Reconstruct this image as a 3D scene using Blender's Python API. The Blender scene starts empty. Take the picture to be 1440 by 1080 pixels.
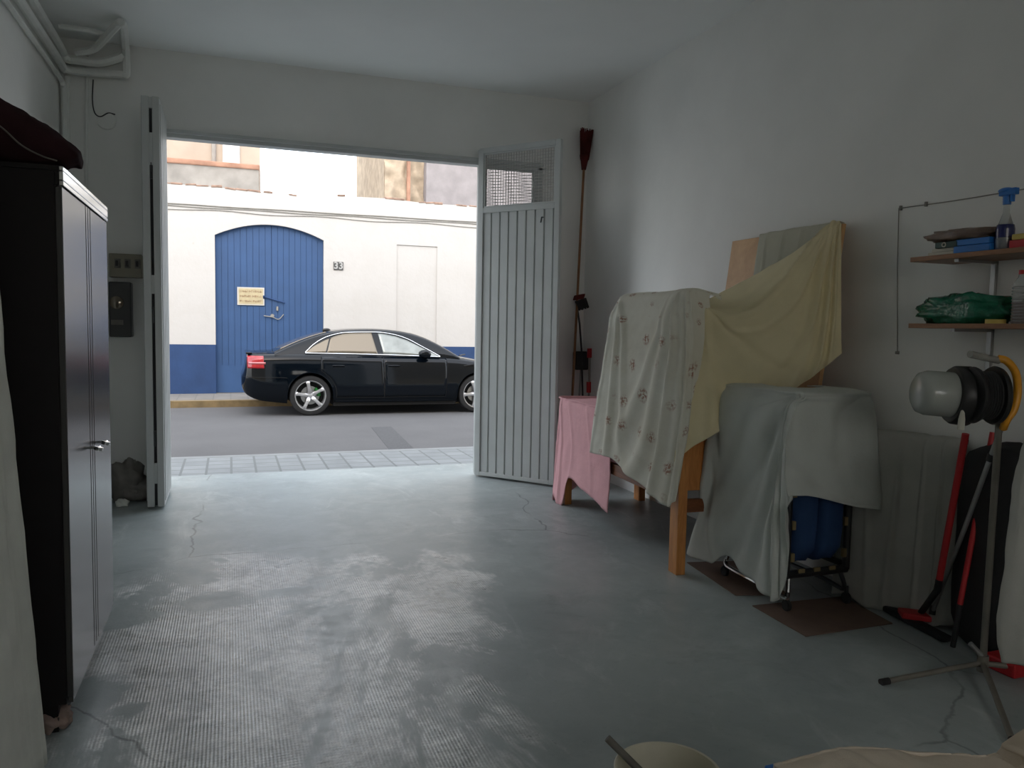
import bpy, math, random
from mathutils import Vector, Matrix, noise
from mathutils.geometry import tessellate_polygon
random.seed(7)
C = bpy.context.scene.collection
V = Vector
# ------------------------------------------------------------------ camera (measured from the photograph)
F = 1105.0
YAW, PIT, ROL = map(math.radians, (19.75, 4.1, 1.0))
H = 1.45
fwd = V((math.sin(YAW)*math.cos(PIT), math.cos(YAW)*math.cos(PIT), -math.sin(PIT)))
rt0 = V((math.cos(YAW), -math.sin(YAW), 0)); up0 = rt0.cross(fwd)
CR = rt0*math.cos(ROL) + up0*math.sin(ROL); CU = -rt0*math.sin(ROL) + up0*math.cos(ROL)
EYE = V((0, 0, H))
def ray(x, y): return (x-720)/F*CR - (y-540)/F*CU + fwd
def atz(x, y, z=0.0): r = ray(x, y); return EYE + r*((z-H)/r.z)
def atx(x, y, X): r = ray(x, y); return EYE + r*(X/r.x)
def aty(x, y, Y): r = ray(x, y); return EYE + r*(Y/r.y)
def atv(x, y, a, b):                      # vertical plane through two ground points
    n = V((b[1]-a[1], a[0]-b[0], 0)); r = ray(x, y)
    return EYE + r*((V((a[0], a[1], 0))-EYE).dot(n)/r.dot(n))
cam = bpy.data.cameras.new('camera'); co = bpy.data.objects.new('camera', cam); C.objects.link(co)
cam.sensor_width = 36; cam.sensor_fit = 'HORIZONTAL'; cam.lens = 36*F/1440; cam.clip_start = .05; cam.clip_end = 300
m = Matrix((CR, CU, -fwd)).transposed().to_4x4(); m.translation = EYE; co.matrix_world = m
bpy.context.scene.camera = co

# ------------------------------------------------------------------ materials
def rgb(r, g, b):
    f = lambda c: (c/255/12.92) if c <= 10 else ((c/255+.055)/1.055)**2.4
    return (f(r), f(g), f(b))
class NT:
    def __init__(s, name):
        s.m = bpy.data.materials.new(name); s.m.use_nodes = True; s.t = s.m.node_tree
        s.b = s.t.nodes['Principled BSDF']; s.tc = s.t.nodes.new('ShaderNodeTexCoord')
    def n(s, typ, **kw):
        x = s.t.nodes.new(typ)
        for k, v in kw.items():
            if k in x.inputs.keys(): s.put(x.inputs[k], v)
            else: setattr(x, k, v)
        return x
    def put(s, sock, v):
        if isinstance(v, bpy.types.NodeSocket): s.t.links.new(v, sock)
        else: sock.default_value = v
    def noise(s, scale, detail=4, rough=.55, vec=None, dist=0):
        x = s.n('ShaderNodeTexNoise'); x.inputs['Scale'].default_value = scale; x.inputs['Detail'].default_value = detail
        x.inputs['Roughness'].default_value = rough; x.inputs['Distortion'].default_value = dist
        s.t.links.new(vec or s.tc.outputs['Object'], x.inputs['Vector']); return x.outputs['Fac']
    def ramp(s, f, a, b, ca=0., cb=1.):
        x = s.n('ShaderNodeMapRange'); x.clamp = True
        s.put(x.inputs['Value'], f); s.put(x.inputs['From Min'], a); s.put(x.inputs['From Max'], b); s.put(x.inputs['To Min'], ca); s.put(x.inputs['To Max'], cb)
        return x.outputs['Result']
    def mix(s, f, a, b):
        x = s.n('ShaderNodeMix'); x.data_type = 'RGBA'
        s.put(x.inputs[0], f)
        for i, v in ((6, a), (7, b)):
            s.put(x.inputs[i], v if isinstance(v, bpy.types.NodeSocket) else (*v[:3], 1))
        return x.outputs[2]
    def math(s, op, a, b=0.):
        x = s.n('ShaderNodeMath'); x.operation = op; s.put(x.inputs[0], a); s.put(x.inputs[1], b); return x.outputs[0]
    def bump(s, h, st=.3, d=.01):
        x = s.n('ShaderNodeBump'); x.inputs['Strength'].default_value = st; x.inputs['Distance'].default_value = d
        s.t.links.new(h, x.inputs['Height']); s.t.links.new(x.outputs[0], s.b.inputs['Normal'])
    def col(s, c): s.put(s.b.inputs['Base Color'], c if isinstance(c, bpy.types.NodeSocket) else (*c, 1))
    def rough(s, v): s.put(s.b.inputs['Roughness'], v)
    def mapped(s, scale, src='Object', rot=(0, 0, 0)):
        x = s.n('ShaderNodeMapping'); x.inputs['Scale'].default_value = scale; x.inputs['Rotation'].default_value = rot
        s.t.links.new(s.tc.outputs[src], x.inputs['Vector']); return x.outputs[0]
def mat(name, c, rough=.5, metal=0., var=.12, vs=6., bump=0., bs=80., coat=0., trans=0., spec=.5):
    t = NT(name); d = tuple(x*(1-var) for x in c); l = tuple(min(1, x*(1+var)) for x in c)
    if var: t.col(t.mix(t.ramp(t.noise(vs), .3, .7), d, l))
    else: t.col(c)
    t.rough(rough); t.b.inputs['Metallic'].default_value = metal; t.b.inputs['Coat Weight'].default_value = coat
    t.b.inputs['Coat Roughness'].default_value = .05; t.b.inputs['Transmission Weight'].default_value = trans
    t.b.inputs['Specular IOR Level'].default_value = spec
    if bump: t.bump(t.noise(bs, 3), bump)
    return t.m
def fabric(name, c, var=.1, sheen=0., trans=0.):
    t = NT(name); d = tuple(x*(1-var) for x in c); l = tuple(min(1, x*(1+var)) for x in c)
    t.col(t.mix(t.ramp(t.noise(5, 5), .3, .7), d, l)); t.rough(.92); t.b.inputs['Specular IOR Level'].default_value = .1
    w = t.noise(420, 2); w2 = t.noise(22, 5, .6); t.bump(t.math('ADD', t.math('MULTIPLY', w, .35), w2), .35, .008); return t.m
M = {}
M['plaster'] = mat('white_plaster', (.80, .80, .775), .85, var=.05, vs=1.3, bump=.12, bs=14)
M['ceiling'] = mat('ceiling_paint', (.84, .86, .85), .8, var=.03, vs=1.0, bump=.05, bs=10)
M['gate'] = mat('grey_gate_paint', (.50, .52, .51), .45, var=.06, vs=3)
M['gatedark'] = mat('dark_slot', (.02, .02, .022), .6)
M['wire'] = mat('mesh_wire', (.38, .37, .35), .5)
M['pipe'] = mat('painted_pipe', (.74, .75, .72), .5, var=.08)
M['lacquer'] = mat('black_lacquer', (.020, .018, .018), .24, var=.1, coat=.0, spec=1.)
M['cornice'] = mat('brushed_cornice', (.80, .80, .80), .16, .9, var=0)
M['lacq_side'] = mat('black_side', (.012, .010, .010), .45, var=.1, spec=.2)
M['chrome'] = mat('chrome', (.8, .8, .8), .15, 1., var=0)
M['steel'] = mat('steel_tube', (.45, .45, .44), .35, .8, var=.1)
M['oldsteel'] = mat('old_steel', (.21, .195, .165), .5, .3, var=.2)
M['black'] = mat('black_plastic', (.018, .018, .019), .4, var=.2)
M['rubber'] = mat('rubber', (.02, .02, .02), .75, var=.2)
M['maroon'] = fabric('maroon_cloth', (.03, .013, .015), .2)
M['sheet_w'] = fabric('cream_sheet', (.70, .70, .64))
M['sheet_grey'] = fabric('grey_sheet', (.55, .575, .54), .05)
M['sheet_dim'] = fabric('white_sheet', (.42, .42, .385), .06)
M['yellow'] = fabric('yellow_cloth', (.72, .64, .42), .05)
M['pink'] = fabric('pink_cloth', (.80, .45, .48), .05)
M['cream'] = fabric('cream_cloth', (.62, .54, .44), .06)
M['towel'] = fabric('pale_cloth', (.50, .49, .40), .06)
M['blue_mat'] = fabric('blue_mattress', (.035, .07, .16), .15)
M['cardboard'] = mat('cardboard', (.16, .105, .08), .9, var=.15)
M['red'] = mat('red_plastic', (.45, .015, .02), .45)
M['redbrush'] = fabric('red_bristles', (.10, .022, .02), .3)
M['orange'] = mat('orange_tube', (.75, .33, .02), .4)
M['cableblack'] = mat('cable', (.03, .03, .03), .5)
M['bluep'] = mat('blue_plastic', (.02, .16, .50), .35)
M['clearp'] = mat('clear_plastic', (.75, .78, .78), .12, trans=.75, var=0)
M['milky'] = mat('milky_plastic', (.40, .42, .39), .25, trans=.15, var=.04)
M['bag'] = mat('green_bag', (.01, .13, .07), .25, var=.3, vs=20, bump=.5, bs=30)
M['tape'] = mat('yellow_tape', (.55, .42, .10), .5)
M['clip'] = mat('brass_clip', (.22, .17, .08), .5)
M['paper'] = mat('paper', (.60, .58, .50), .8)
M['brownpack'] = mat('brown_package', (.17, .115, .085), .35, var=.3, vs=14, bump=.5, bs=25)
M['liquid'] = mat('dark_blue_liquid', (.015, .02, .10), .2)
M['redliq'] = mat('dark_red_liquid', (.08, .012, .02), .2)
M['beige'] = mat('beige_plastic', (.26, .24, .18), .5)
M['meter'] = mat('meter_case', (.035, .037, .037), .35)
M['sack'] = mat('sack', (.17, .16, .145), .8, var=.25, vs=10, bump=.4, bs=20)
M['rag'] = mat('crumpled_rag', (.33, .24, .20), .85, var=.3, vs=20)
M['greenbox'] = mat('dark_green_box', (.02, .06, .05), .5)
M['bucket'] = mat('cream_bucket', (.60, .57, .45), .45, var=.08)
M['plasterpaste'] = mat('dried_paint', (.36, .36, .33), .8, var=.2, vs=20)
M['stick'] = mat('old_stick', (.13, .12, .10), .8, var=.3, vs=12)
M['flatblack'] = mat('dark_bag', (.014, .014, .015), .7, bump=.5, bs=12)
M['mirrorpaint'] = mat('black_car_paint', (.002, .004, .007), .07, var=0, coat=0., spec=.28)
M['alu'] = mat('alloy_wheel', (.62, .62, .63), .3, .7, var=0)
M['tyre'] = mat('tyre', (.02, .02, .021), .8, var=.1)
M['lamp_red'] = mat('tail_lamp', (.38, .006, .015), .12, var=.2, vs=20, coat=.5)
M['glass_dark'] = mat('tinted_glass', (.17, .14, .10), .05, .40, var=0, spec=.8)  # brown tint, with the tan facade reflection put into the base colour
M['glass_pale'] = mat('side_glass', (.22, .235, .22), .05, .40, var=.2, vs=5, spec=.8)  # greyish base colour stands in for the brightness seen in the glass
M['trimchrome'] = mat('chrome_strip', (.85, .86, .88), .2, 1., var=0)
M['green'] = mat('green_caliper', (.01, .20, .03), .5)
M['inner'] = mat('wheel_well', (.01, .01, .01), .9, var=0)

def wood(name, a, b, scale=(1, 1, 1)):
    t = NT(name); v = t.mapped(scale); n = t.noise(3, 6, .6, v, .6); f = t.noise(14, 3, .5, v)
    t.col(t.mix(t.ramp(t.math('ADD', t.math('MULTIPLY', n, .7), t.math('MULTIPLY', f, .3)), .35, .65), a, b)); t.rough(.45); t.bump(n, .1); return t.m
M['pine'] = wood('orange_pine', (.46, .17, .045), (.68, .30, .085), (14, 14, 1.5))
M['pine_h'] = wood('brown_pine', (.14, .045, .014), (.24, .08, .025), (2, 2, 14))
M['boardwood'] = wood('tan_board', (.50, .28, .12), (.62, .37, .17), (12, 2, 1.2))
M['shelfwood'] = wood('shelf_wood', (.20, .09, .035), (.32, .155, .07), (10, 1.4, 10))
M['handlewood'] = wood('handle_wood', (.17, .07, .025), (.30, .13, .05), (20, 20, 2))

# floral tablecloth
t = NT('floral_cloth'); uv = t.tc.outputs['UV']
vo = t.n('ShaderNodeTexVoronoi'); vo.inputs['Scale'].default_value = 7.0; vo.inputs['Randomness'].default_value = .35; t.t.links.new(uv, vo.inputs['Vector'])
blob = t.ramp(vo.outputs['Distance'], .15, .27, 1, 0); nn = t.ramp(t.noise(75, 3, .6, uv), .44, .56, 0, .8)
base = t.mix(t.ramp(t.noise(3, 5), .3, .7), (.66, .63, .53), (.78, .77, .69))
t.col(t.mix(t.math('MULTIPLY', blob, nn), base, (.30, .10, .05))); t.rough(.9); t.b.inputs['Specular IOR Level'].default_value = .1
t.bump(t.noise(30, 5, .6), .25, .006); M['floral'] = t.m

# garage floor: worn painted concrete with a fine raised non-slip pattern
t = NT('floor_concrete'); ob = t.tc.outputs['Object']
big = t.noise(.75, 7, .62, None, .7); mid = t.noise(3.2, 7, .68, None, .5); fine = t.noise(30, 5, .7)
sx = t.n('ShaderNodeSeparateXYZ'); t.t.links.new(ob, sx.inputs[0]); X_, Y_ = sx.outputs[0], sx.outputs[1]
c1 = t.mix(t.ramp(big, .34, .66), (.285, .325, .325), (.40, .448, .445))
c2 = t.mix(t.ramp(mid, .50, .80, 0, .5), c1, (.52, .565, .555))
c3 = t.mix(t.ramp(t.noise(1.6, 6, .7, None, 1.2), .56, .70, 0, .5), c2, (.22, .245, .243))
# non-slip zone: ragged paint wear over a fine raised pattern, whitened to paint in doorway highlights
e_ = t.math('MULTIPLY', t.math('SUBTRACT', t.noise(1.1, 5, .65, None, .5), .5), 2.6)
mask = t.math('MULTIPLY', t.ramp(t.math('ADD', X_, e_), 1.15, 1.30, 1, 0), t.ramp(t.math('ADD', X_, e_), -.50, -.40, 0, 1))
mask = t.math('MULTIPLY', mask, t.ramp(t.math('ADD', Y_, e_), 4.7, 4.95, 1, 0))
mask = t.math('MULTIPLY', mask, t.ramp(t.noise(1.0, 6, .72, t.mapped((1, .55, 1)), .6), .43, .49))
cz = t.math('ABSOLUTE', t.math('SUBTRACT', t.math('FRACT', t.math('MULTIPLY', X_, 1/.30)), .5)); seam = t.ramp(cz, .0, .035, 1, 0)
worn_highlight = t.mix(t.ramp(t.math('ADD', t.math('MULTIPLY', t.noise(3.4, 5, .7, None, .8), .6), t.math('MULTIPLY', t.noise(26, 6, .8), .4)), .42, .60), (.40, .42, .415), (1.0, 1.0, .99))
gx = t.math('SINE', t.math('MULTIPLY', X_, 2*math.pi/.0125)); gy = t.math('SINE', t.math('MULTIPLY', Y_, 2*math.pi/.017))
dots = t.math('ADD', t.math('MULTIPLY', gx, .7), t.math('MULTIPLY', gy, .4))
worn_highlight = t.mix(t.math('MULTIPLY', t.ramp(dots, -.2, -.8), .26), worn_highlight, (.16, .17, .17))
worn_highlight = t.mix(t.math('MULTIPLY', seam, .25), worn_highlight, (.20, .21, .21))
c4 = t.mix(t.math('MULTIPLY', mask, .88), c3, worn_highlight)
stre = t.noise(2.4, 7, .72, t.mapped((1, .35, 1), rot=(0, 0, .9)), 1.0)
c4 = t.mix(t.ramp(stre, .56, .68, 0, .45), c4, (.62, .66, .645))
c4 = t.mix(t.ramp(fine, .58, .75, 0, .3), c4, (.15, .17, .165))
ve = t.n('ShaderNodeTexVoronoi'); ve.feature = 'DISTANCE_TO_EDGE'; ve.inputs['Scale'].default_value = .42
wv = t.n('ShaderNodeMix'); wv.data_type = 'VECTOR'; wv.inputs[0].default_value = .22; t.t.links.new(ob, wv.inputs[4])
nc = t.n('ShaderNodeTexNoise'); nc.inputs['Scale'].default_value = 2.2; nc.inputs['Detail'].default_value = 6; t.t.links.new(ob, nc.inputs['Vector']); t.t.links.new(nc.outputs['Color'], wv.inputs[5])
t.t.links.new(wv.outputs[1], ve.inputs['Vector'])
crack = t.math('MULTIPLY', t.ramp(ve.outputs['Distance'], .0008, .003, 1, 0), t.ramp(t.noise(1.2, 2), .45, .55))
t.col(t.mix(t.math('MULTIPLY', crack, .7), c4, (.09, .10, .10)))
hgt = t.math('ADD', t.math('MULTIPLY', t.math('MULTIPLY', dots, mask), .12), t.math('ADD', t.math('MULTIPLY', mid, .35), t.math('MULTIPLY', fine, .22)))
t.bump(hgt, .34, .010)
t.rough(t.math('SUBTRACT', t.ramp(t.math('ADD', t.math('MULTIPLY', mid, .5), t.math('MULTIPLY', t.noise(7, 5, .7), .5)), .38, .62,   .48, .30), t.math('MULTIPLY', mask, .09))); t.b.inputs['Specular IOR Level'].default_value = .5
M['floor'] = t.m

t = NT('asphalt'); a = t.noise(140, 4, .7); b = t.noise(.9, 5, .6)
c = t.mix(t.ramp(b, .3, .7), (.086, .085, .088), (.112, .110, .113)); t.col(t.mix(t.ramp(a, .4, .7, 0, .6), c, (.16, .157, .153))); t.rough(.85); t.bump(a, .4, .01); M['asphalt'] = t.m
M['asphalt_patch'] = mat('asphalt_patch', (.083, .083, .086), .9, var=.2, vs=50, bump=.3)

def tiles(name, c1, c2, mort, size, msize=.012):
    t = NT(name); br = t.n('ShaderNodeTexBrick'); br.offset = 0; br.squash = 1
    t.t.links.new(t.mapped((1, 1, 1)), br.inputs['Vector'])
    br.inputs['Scale'].default_value = 1; br.inputs['Brick Width'].default_value = size; br.inputs['Row Height'].default_value = size; br.inputs['Mortar Size'].default_value = msize
    br.inputs['Color1'].default_value = (*c1, 1); br.inputs['Color2'].default_value = (*c2, 1); br.inputs['Mortar'].default_value = (*mort, 1)
    t.col(t.mix(t.ramp(t.noise(3, 5), .45, .75, 0, .6), br.outputs['Color'], tuple(x*.7 for x in c1))); t.rough(.8); t.bump(t.noise(20, 4), .2); return t.m
M['tiles'] = tiles('pavement_tiles', (.22, .235, .24), (.27, .285, .29), (.15, .16, .16), .23, .012)
M['tiles_far'] = tiles('far_pavement', (.19, .18, .165), (.225, .21, .19), (.16, .15, .14), .3, .01)
M['kerb_y'] = mat('yellow_kerb_paint', (.22, .155, .075), .8, var=.3, vs=5)
M['kerb'] = mat('kerb_stone', (.24, .25, .25), .85, var=.15, vs=4)

t = NT('opposite_render'); n1 = t.noise(1.5, 6, .65); n2 = t.noise(5, 6, .7, t.mapped((1, 1, .6)))
c = t.mix(t.ramp(n1, .45, .75, 0, .5), (.52, .505, .485), (.46, .44, .41)); t.col(t.mix(t.ramp(n2, .66, .74, 0, .45), c, (.38, .35, .26))); t.rough(.9); t.bump(t.noise(9, 5), .25, .02); M['facade'] = t.m
M['bluebase'] = mat('blue_wall_paint', (.018, .050, .140), .8, var=.12, vs=3, bump=.2, bs=18)
M['bluedoor'] = mat('blue_door_paint', (.027, .074, .185), .6, var=.08, vs=2.5)
M['cablegrey'] = mat('street_cable', (.27, .26, .235), .7)
M['plaque'] = mat('number_tile', (.07, .07, .07), .5, var=.15, vs=30)
M['plaquetxt'] = mat('number_paint', (.40, .40, .39), .6, var=0)
M['signface'] = mat('yellowed_sign', (.46, .39, .24), .7, var=.08, vs=12)
M['signedge'] = mat('sign_border', (.52, .50, .46), .7, var=0)
M['signink'] = mat('faded_ink', (.36, .24, .14), .8, var=0)
M['ochre'] = mat('far_beige_render', (.40, .33, .265), .9, var=.10, vs=1.2, bump=.3, bs=5)
M['terracotta'] = mat('terracotta_band', (.33, .18, .12), .9, var=.25, vs=3)
M['parapet'] = mat('grey_parapet', (.27, .25, .225), .9, var=.2, vs=2.5)
M['stucco'] = mat('rough_stucco', (.38, .31, .23), .95, var=.22, vs=4, bump=.9, bs=7)
M['stuccogrey'] = mat('pinkish_render', (.24, .22, .22), .95, var=.12, vs=3, bump=.5, bs=8)
M['whitewin'] = mat('bright_gap_white', (.62, .62, .60), .8, var=.03)
M['rooftile'] = mat('roof_tile', (.30, .20, .15), .9, var=.4, vs=8)
M['outer'] = mat('garage_outer_render', (.46, .39, .28), .9)

# ------------------------------------------------------------------ mesh builder
class MB:
    def __init__(s): s.v = []; s.f = []; s.uv = None
    def add(s, vs, fs):
        o = len(s.v); s.v += [V(p) for p in vs]; s.f += [tuple(i+o for i in f) for f in fs]; return s
    def box(s, a, b):
        x0, y0, z0 = a; x1, y1, z1 = b
        return s.add([(x0,y0,z0),(x1,y0,z0),(x1,y1,z0),(x0,y1,z0),(x0,y0,z1),(x1,y0,z1),(x1,y1,z1),(x0,y1,z1)],
                     [(3,2,1,0),(4,5,6,7),(0,1,5,4),(1,2,6,5),(2,3,7,6),(3,0,4,7)])
    def obox(s, o, ax, ay, az):           # corner + three edge vectors
        o, ax, ay, az = map(V, (o, ax, ay, az))
        return s.add([o, o+ax, o+ax+ay, o+ay, o+az, o+ax+az, o+ax+ay+az, o+ay+az],
                     [(3,2,1,0),(4,5,6,7),(0,1,5,4),(1,2,6,5),(2,3,7,6),(3,0,4,7)])
    def tube(s, path, r, n=10, cap=True, flat=None):
        path = [V(p) for p in path]; rs = r if isinstance(r, (list, tuple)) else [r]*len(path)
        rings = []; prev = None
        for i, p in enumerate(path):
            d = (path[min(i+1, len(path)-1)] - path[max(i-1, 0)]).normalized()
            if prev is None:
                a = d.orthogonal().normalized() if flat is None else (V(flat) - d*V(flat).dot(d)).normalized()
            else: a = (prev - d*prev.dot(d)).normalized()
            prev = a; b = d.cross(a)
            rings.append([p + (a*math.cos(2*math.pi*k/n) + b*math.sin(2*math.pi*k/n))*rs[i] for k in range(n)])
        o = len(s.v)
        for rg in rings: s.v += rg
        for i in range(len(path)-1):
            for k in range(n):
                k2 = (k+1) % n; s.f.append((o+i*n+k, o+i*n+k2, o+(i+1)*n+k2, o+(i+1)*n+k))
        if cap: s.f.append(tuple(o+k for k in reversed(range(n)))); s.f.append(tuple(o+(len(path)-1)*n+k for k in range(n)))
        return s
    def lathe(s, c, axis, prof, n=32):    # prof: (distance along axis, radius)
        c = V(c); ax = V(axis).normalized(); a = ax.orthogonal().normalized(); b = ax.cross(a); o = len(s.v)
        for h, r in prof:
            s.v += [c + ax*h + (a*math.cos(2*math.pi*k/n) + b*math.sin(2*math.pi*k/n))*max(r, 1e-4) for k in range(n)]
        for i in range(len(prof)-1):
            for k in range(n):
                k2 = (k+1) % n; s.f.append((o+i*n+k, o+i*n+k2, o+(i+1)*n+k2, o+(i+1)*n+k))
        return s
    def prism(s, poly, d):                # planar 3D polygon pushed along d
        n = len(poly); d = V(d); poly = [V(p) for p in poly]
        s.add(poly + [p+d for p in poly], [tuple(range(n)), tuple(reversed(range(n, 2*n)))] + [(i, i+n, (i+1) % n + n, (i+1) % n) for i in range(n)])
        return s
    def grid(s, rows, uv=False):
        nv, nu = len(rows), len(rows[0]); o = len(s.v)
        for r in rows: s.v += [V(p) for p in r]
        for j in range(nv-1):
            for i in range(nu-1): s.f.append((o+j*nu+i, o+j*nu+i+1, o+(j+1)*nu+i+1, o+(j+1)*nu+i))
        return s
    def blob(s, c, r, seed=0, amp=.25, freq=2.0, n=24, flatbottom=None, sq=2.0):
        c = V(c); r = V(r); o = len(s.v); m = n//2
        for j in range(m+1):
            th = math.pi*j/m
            for i in range(n):
                ph = 2*math.pi*i/n; d = V((math.sin(th)*math.cos(ph), math.sin(th)*math.sin(ph), math.cos(th)))
                k = (abs(d.x)**sq + abs(d.y)**sq + abs(d.z)**sq)**(-1/sq); q = d*k
                w = 1 + amp*noise.noise(d*freq + V((seed*7.1, seed*3.3, seed))) + amp*.4*noise.noise(d*freq*3 + V((seed, 5, 9)))
                p = c + V((q.x*r.x*w, q.y*r.y*w, q.z*r.z*w))
                if flatbottom is not None: p.z = max(p.z, flatbottom)
                s.v.append(p)
        for j in range(m):
            for i in range(n): s.f.append((o+j*n+i, o+(j+1)*n+i, o+(j+1)*n+(i+1) % n, o+j*n+(i+1) % n))
        return s
    def build(s, name, material, parent=None, smooth=False, bevel=0., solid=0., angle=40, off=-1.):
        org = parent_origin(parent) if parent is not None else None
        me = bpy.data.meshes.new(name)
        if org is None:
            xs = [p.x for p in s.v]; ys = [p.y for p in s.v]; zs = [p.z for p in s.v]
            org = V(((min(xs)+max(xs))/2, (min(ys)+max(ys))/2, min(zs))) if not s.keep else V((0, 0, 0))
        me.from_pydata([tuple(p-org) for p in s.v], [], s.f)
        if s.uv:
            l = me.uv_layers.new(name='UVMap')
            for lp in me.loops: l.data[lp.index].uv = s.uv[lp.vertex_index]
        me.materials.append(material); me.update()
        bm = __import__('bmesh').new(); bm.from_mesh(me); __import__('bmesh').ops.recalc_face_normals(bm, faces=bm.faces) if s.recalc else None
        bm.to_mesh(me); bm.free()
        if smooth:
            me.polygons.foreach_set('use_smooth', [True]*len(me.polygons))
            if angle < 180: me.set_sharp_from_angle(angle=math.radians(angle))
        o = bpy.data.objects.new(name, me); C.objects.link(o)
        if parent is not None: o.parent = parent
        if parent is None: o.location = org
        else: o.location = (0, 0, 0)
        o['_o'] = 1; del o['_o']; ORG[o.name] = org
        if bevel:
            b = o.modifiers.new('bevel', 'BEVEL'); b.width = bevel; b.segments = 2; b.limit_method = 'ANGLE'; b.angle_limit = math.radians(50)
        if solid:
            b = o.modifiers.new('solid', 'SOLIDIFY'); b.thickness = solid; b.offset = off
        return o
    keep = False; recalc = True
ORG = {}
def parent_origin(p): return ORG[p.name]
def tag(o, label=None, cat=None, group=None, kind=None):
    if label: o['label'] = label
    if cat: o['category'] = cat
    if group: o['group'] = group
    if kind: o['kind'] = kind
    return o
def thing(name, loc, label, cat, group=None):
    o = bpy.data.objects.new(name, None); C.objects.link(o); o.location = loc; o.empty_display_size = .1
    ORG[o.name] = V(loc); return tag(o, label, cat, group)
def struct(name, mb, m, **k):
    mb.keep = True; return tag(mb.build(name, m, **k), kind='structure')

def cr(p, t):                              # Catmull-Rom through list p, t in 0..len-1
    n = len(p); i = min(int(t), n-2); f = t-i
    a = p[i-1] if i > 0 else p[0]*2-p[1]
    b, c = p[i], p[i+1]; d = p[i+2] if i+2 < n else p[-1]*2-p[-2]
    return .5*((2*b) + (c-a)*f + (2*a-5*b+4*c-d)*f*f + (3*b-a-3*c+d)*f**3)
def path(pts, n=8): pts = [V(p) for p in pts]; return [cr(pts, k/n) for k in range((len(pts)-1)*n+1)]
def cloth(net, nu=60, nv=60, folds=(), wr=.006, wf=9., seed=0, flip=False, hem=0., rid=()):
    """net rows (top to hem) of 3D control points; folds (u_top, u_bottom, v_from, v_to, width, amplitude)"""
    rows = [[V(p) for p in r] for r in net]; R = len(rows)-1; G = []
    for j in range(nv+1):
        v = j/nv; col = []
        ctrl = [[r[k] for r in rows] for k in range(len(rows[0]))]
        cp = [cr(c, v*R) for c in ctrl]
        for i in range(nu+1): col.append(cr(cp, i/nu*(len(cp)-1)))
        G.append(col)
    out = [[None]*(nu+1) for _ in range(nv+1)]; uvs = []
    su = sum((G[nv//2][i+1]-G[nv//2][i]).length for i in range(nu)); sv = sum((G[j+1][nu//2]-G[j][nu//2]).length for j in range(nv))
    for j in range(nv+1):
        for i in range(nu+1):
            du = G[j][min(i+1, nu)]-G[j][max(i-1, 0)]; dv = G[min(j+1, nv)][i]-G[max(j-1, 0)][i]
            n = du.cross(dv)
            n = n.normalized() if n.length > 1e-9 else V((0, 0, 1))
            if flip: n = -n
            u, v = i/nu, j/nv; d = 0
            for (ua, ub, va, vb, w, a) in folds:
                tt = (v-va)/(vb-va) if vb != va else 0
                if tt < -.05 or tt > 1.3: continue
                uc = ua+(ub-ua)*tt; env = max(0, min(1, tt*3+.15))
                ww = w*(.35+.65*min(1, max(0, tt)))
                d += a*env*math.exp(-((u-uc)/ww)**2)
            for pl_, w, a in rid:            # creases along polylines in cloth coordinates
                best = 9; bt_ = 0; L_ = len(pl_)-1
                for s_ in range(L_):
                    (x0, y0), (x1, y1) = pl_[s_], pl_[s_+1]; ex, ey = x1-x0, y1-y0
                    tt = max(0, min(1, ((u-x0)*ex+(v-y0)*ey)/(ex*ex+ey*ey))); dd_ = math.hypot(u-x0-ex*tt, v-y0-ey*tt)
                    if dd_ < best: best = dd_; bt_ = (s_+tt)/L_
                ww = w*(.25+.9*bt_)
                d += a*min(1, .25+2.5*bt_)*max(0, min(1, (1-bt_)*4+.25))*math.exp(-(best/ww)**2)
            q = G[j][i]; d += wr*noise.noise(q*wf+V((seed, 0, 0))) + wr*.5*noise.noise(q*wf*2.7+V((0, seed, 0)))
            p = q + n*d
            if hem and j == nv: p.z += hem*noise.noise(V((u*9, seed, 0)))
            out[j][i] = p; uvs.append((u*su, (1-v)*sv))
    mb = MB().grid(out); mb.uv = uvs; mb.recalc = False; return mb
def cbuild(mb, name, m, parent=None, solid=.004): return mb.build(name, m, parent, smooth=True, solid=solid, angle=180, off=0)

# ================================================================== THE ROOM
XL, XR, YF, YB, ZC = -1.27, 3.38, 7.30, -3.2, 3.70
T = .25
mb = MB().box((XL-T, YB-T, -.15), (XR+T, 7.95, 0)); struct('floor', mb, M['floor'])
struct('ceiling', MB().box((XL-T, YB-T, ZC), (XR+T, YF+T, ZC+.25)), M['ceiling'])
struct('wall_left', MB().box((XL-T, YB-T, 0), (XL, YF+T, ZC)), M['plaster'])
struct('wall_right', MB().box((XR, YB-T, 0), (XR+T, YF+T, ZC)), M['plaster'])
WX0, WX1, WZ0, WZ1 = .2, 1.9, 1.4, 2.8  # unseen back window, added to let in fill light
struct('wall_back', MB().box((XL, YB-T, 0), (XR, YB, WZ0)).box((XL, YB-T, WZ1), (XR, YB, ZC)).box((XL, YB-T, WZ0), (WX0, YB, WZ1)).box((WX1, YB-T, WZ0), (XR, YB, WZ1)), M['plaster'])
mb = MB()
for x in (WX0, WX0+.825, WX1-.05): mb.box((x, YB-.12, WZ0), (x+.05, YB-.05, WZ1))
mb.box((WX0, YB-.12, WZ0), (WX1, YB-.05, WZ0+.05)).box((WX0, YB-.12, WZ1-.05), (WX1, YB-.05, WZ1)); struct('added_fill_window', mb, M['gate'])
struct('yard_ground', MB().box((-6, -16, -.2), (8, YB-T, -.02)), M['outer'])
OX0, OX1, OZ = -.60, 2.90, 3.035
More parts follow.
